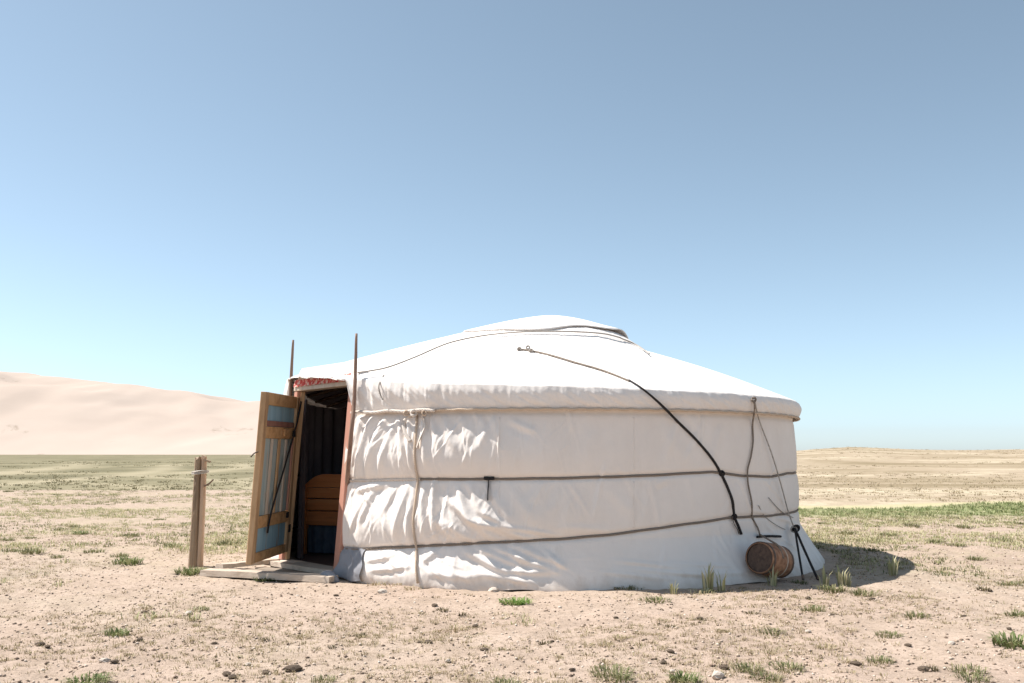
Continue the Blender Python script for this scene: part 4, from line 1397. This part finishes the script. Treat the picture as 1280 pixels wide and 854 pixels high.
def place_mid(n, g):
    y = 7.2 + (36 - 7.2) * g.uniform(0, 1, n) ** 1.15
    x = g.uniform(-1, 1, n) * (y * .62 + 2)
    XY = np.stack([x, y], -1)
    den = fbm(x * .45, y * .45, 151, 4)
    keep = (den > .38 + .25 * g.uniform(0, 1, n) + .32 * (1 - sstep(7.5, 14, y + 2 * (fbm(x * .3, y * .3, 155, 3) - .5)))) & clear_of_yurt(XY, .1) & ~((x / y > .13) & (y > 20.5))
    XY = XY[keep]
    return XY, g.uniform(.6, 1.4, len(XY))
scatter('sparse_steppe_grass', 'sparse olive grass over the middle ground', 20000, place_mid, (12, .035, .12, .007, 1.3), M['bl_olive'], 12)

def place_straw(n, g):
    y = 6.6 + (30 - 6.6) * g.uniform(0, 1, n) ** 1.1
    x = g.uniform(-1, 1, n) * (y * .62 + 2)
    XY = np.stack([x, y], -1)
    den = fbm(x * .6, y * .6, 161, 4)
    keep = (den > .36 + .25 * g.uniform(0, 1, n) + .36 * (1 - sstep(6.8, 13.5, y + 2 * (fbm(x * .3, y * .3, 165, 3) - .5)))) & clear_of_yurt(XY, .1) & ~((x / y > .13) & (y > 20.5))
    XY = XY[keep]
    return XY, g.uniform(.6, 1.5, len(XY))
scatter('pale_straw', 'pale yellow straw grass over the middle ground', 36000, place_straw, (10, .042, .10, .007, 1.1), M['bl_paleg'], 13)

def place_strip(n, g):
    y = 16.8 + (23.5 - 16.8) * g.uniform(0, 1, n)
    x = g.uniform(3.2, 18, n)
    wb = fbm(x * .16, y * .05, 21, 4) - .5
    en = 18.5 + 2.4 * wb - 1.2 * sstep(8, 14, x); ef = 21.2 + 1.0 * wb + 2.4 * sstep(8, 14, x)
    keep = (y > en + g.uniform(-.8, .8, n)) & (y < ef) & (fbm(x * .9, y * .9, 171, 3) > .30)
    XY = np.stack([x, y], -1)[keep]
    return XY, g.uniform(.6, 1.4, len(XY)) * (1 + .6 * sstep(9, 14, XY[:, 0]))
scatter('green_grass', 'green grass strip on the plain beside the hill', 3200, place_strip, (12, .055, .14, .010, .9), M['bl_strip'], 14)

# scrub dotting the far plain and the dry hill
def place_far_left(n, g):
    y = 34 * (260 / 34) ** g.uniform(0, 1, n)
    x = y * g.uniform(-.85, .05, n)
    keep = fbm(x * .07, y * .05, 181, 4) > .40 + .22 * g.uniform(0, 1, n)
    XY = np.stack([x, y], -1)[keep]
    return XY, g.uniform(.6, 1.5, len(XY)) * (.8 + XY[:, 1] / 90)
scatter('far_scrub', 'low olive scrub dotting the far plain', 5000, place_far_left, (12, .055, .26, .024, 1.2), M['bl_farol'], 15)
def place_hill(n, g):
    y = 24.5 * (175 / 24.5) ** g.uniform(0, 1, n)
    x = y * g.uniform(.16, .85, n)
    keep = fbm(x * .05, y * .12, 191, 4) > .42 + .22 * g.uniform(0, 1, n)
    XY = np.stack([x, y], -1)[keep]
    return XY, g.uniform(.5, 1.3, len(XY)) * (.7 + XY[:, 1] / 110)
scatter('hill_scrub', 'dry straw scrub dotting the low hill', 5500, place_hill, (10, .05, .24, .022, 1.2), M['bl_farst'], 16)

# loose grit and clods
def grit(n, seed, y0, y1, smin, smax):
    g = np.random.default_rng(seed)
    y = y0 + (y1 - y0) * g.uniform(0, 1, n) ** 1.25
    x = g.uniform(-1, 1, n) * (y * .62 + 1.4)
    XY = np.stack([x, y], -1); k = clear_of_yurt(XY, -.05); XY = XY[k]; n = len(XY)
    base = np.array([(1, 0, 0), (0, 1, 0), (-1, 0, 0), (0, -1, 0), (0, 0, .7), (0, 0, -.5)], float)
    T_ = np.array([(0, 1, 4), (1, 2, 4), (2, 3, 4), (3, 0, 4), (1, 0, 5), (2, 1, 5), (3, 2, 5), (0, 3, 5)])
    s = (smin + (smax - smin) * g.uniform(0, 1, n) ** 3)[:, None, None]
    jit = g.uniform(.6, 1.3, (n, 6, 3))
    rot = g.uniform(0, 6.28, n); c, sn = np.cos(rot)[:, None], np.sin(rot)[:, None]
    P_ = base[None] * jit * s
    x = P_[..., 0] * c - P_[..., 1] * sn + XY[:, 0][:, None]; y = P_[..., 0] * sn + P_[..., 1] * c + XY[:, 1][:, None]
    z = P_[..., 2] + ground_z(XY[:, 0], XY[:, 1])[:, None] + s[:, :, 0] * .15
    V_ = np.stack([x, y, z], -1).reshape(-1, 3)
    TT_ = (T_[None] + np.arange(n)[:, None, None] * 6).reshape(-1, 3)
    return V_, TT_, np.repeat(g.uniform(0, 1, n), 6)
V_, T_, tn = grit(42000, 5, 3.9, 14, .003, .016)
mg = m_tone('grit', [(0, (0.16, 0.115, 0.085)), (.3, (0.30, 0.22, 0.165)), (.7, (0.45, 0.35, 0.27)), (1, (0.60, 0.51, 0.43))])
tag(link('gravel', big_mesh('gravel', V_, None, T_, mg, False, {'tone': tn})), label='loose grit and small clods on the sand', kind='stuff')
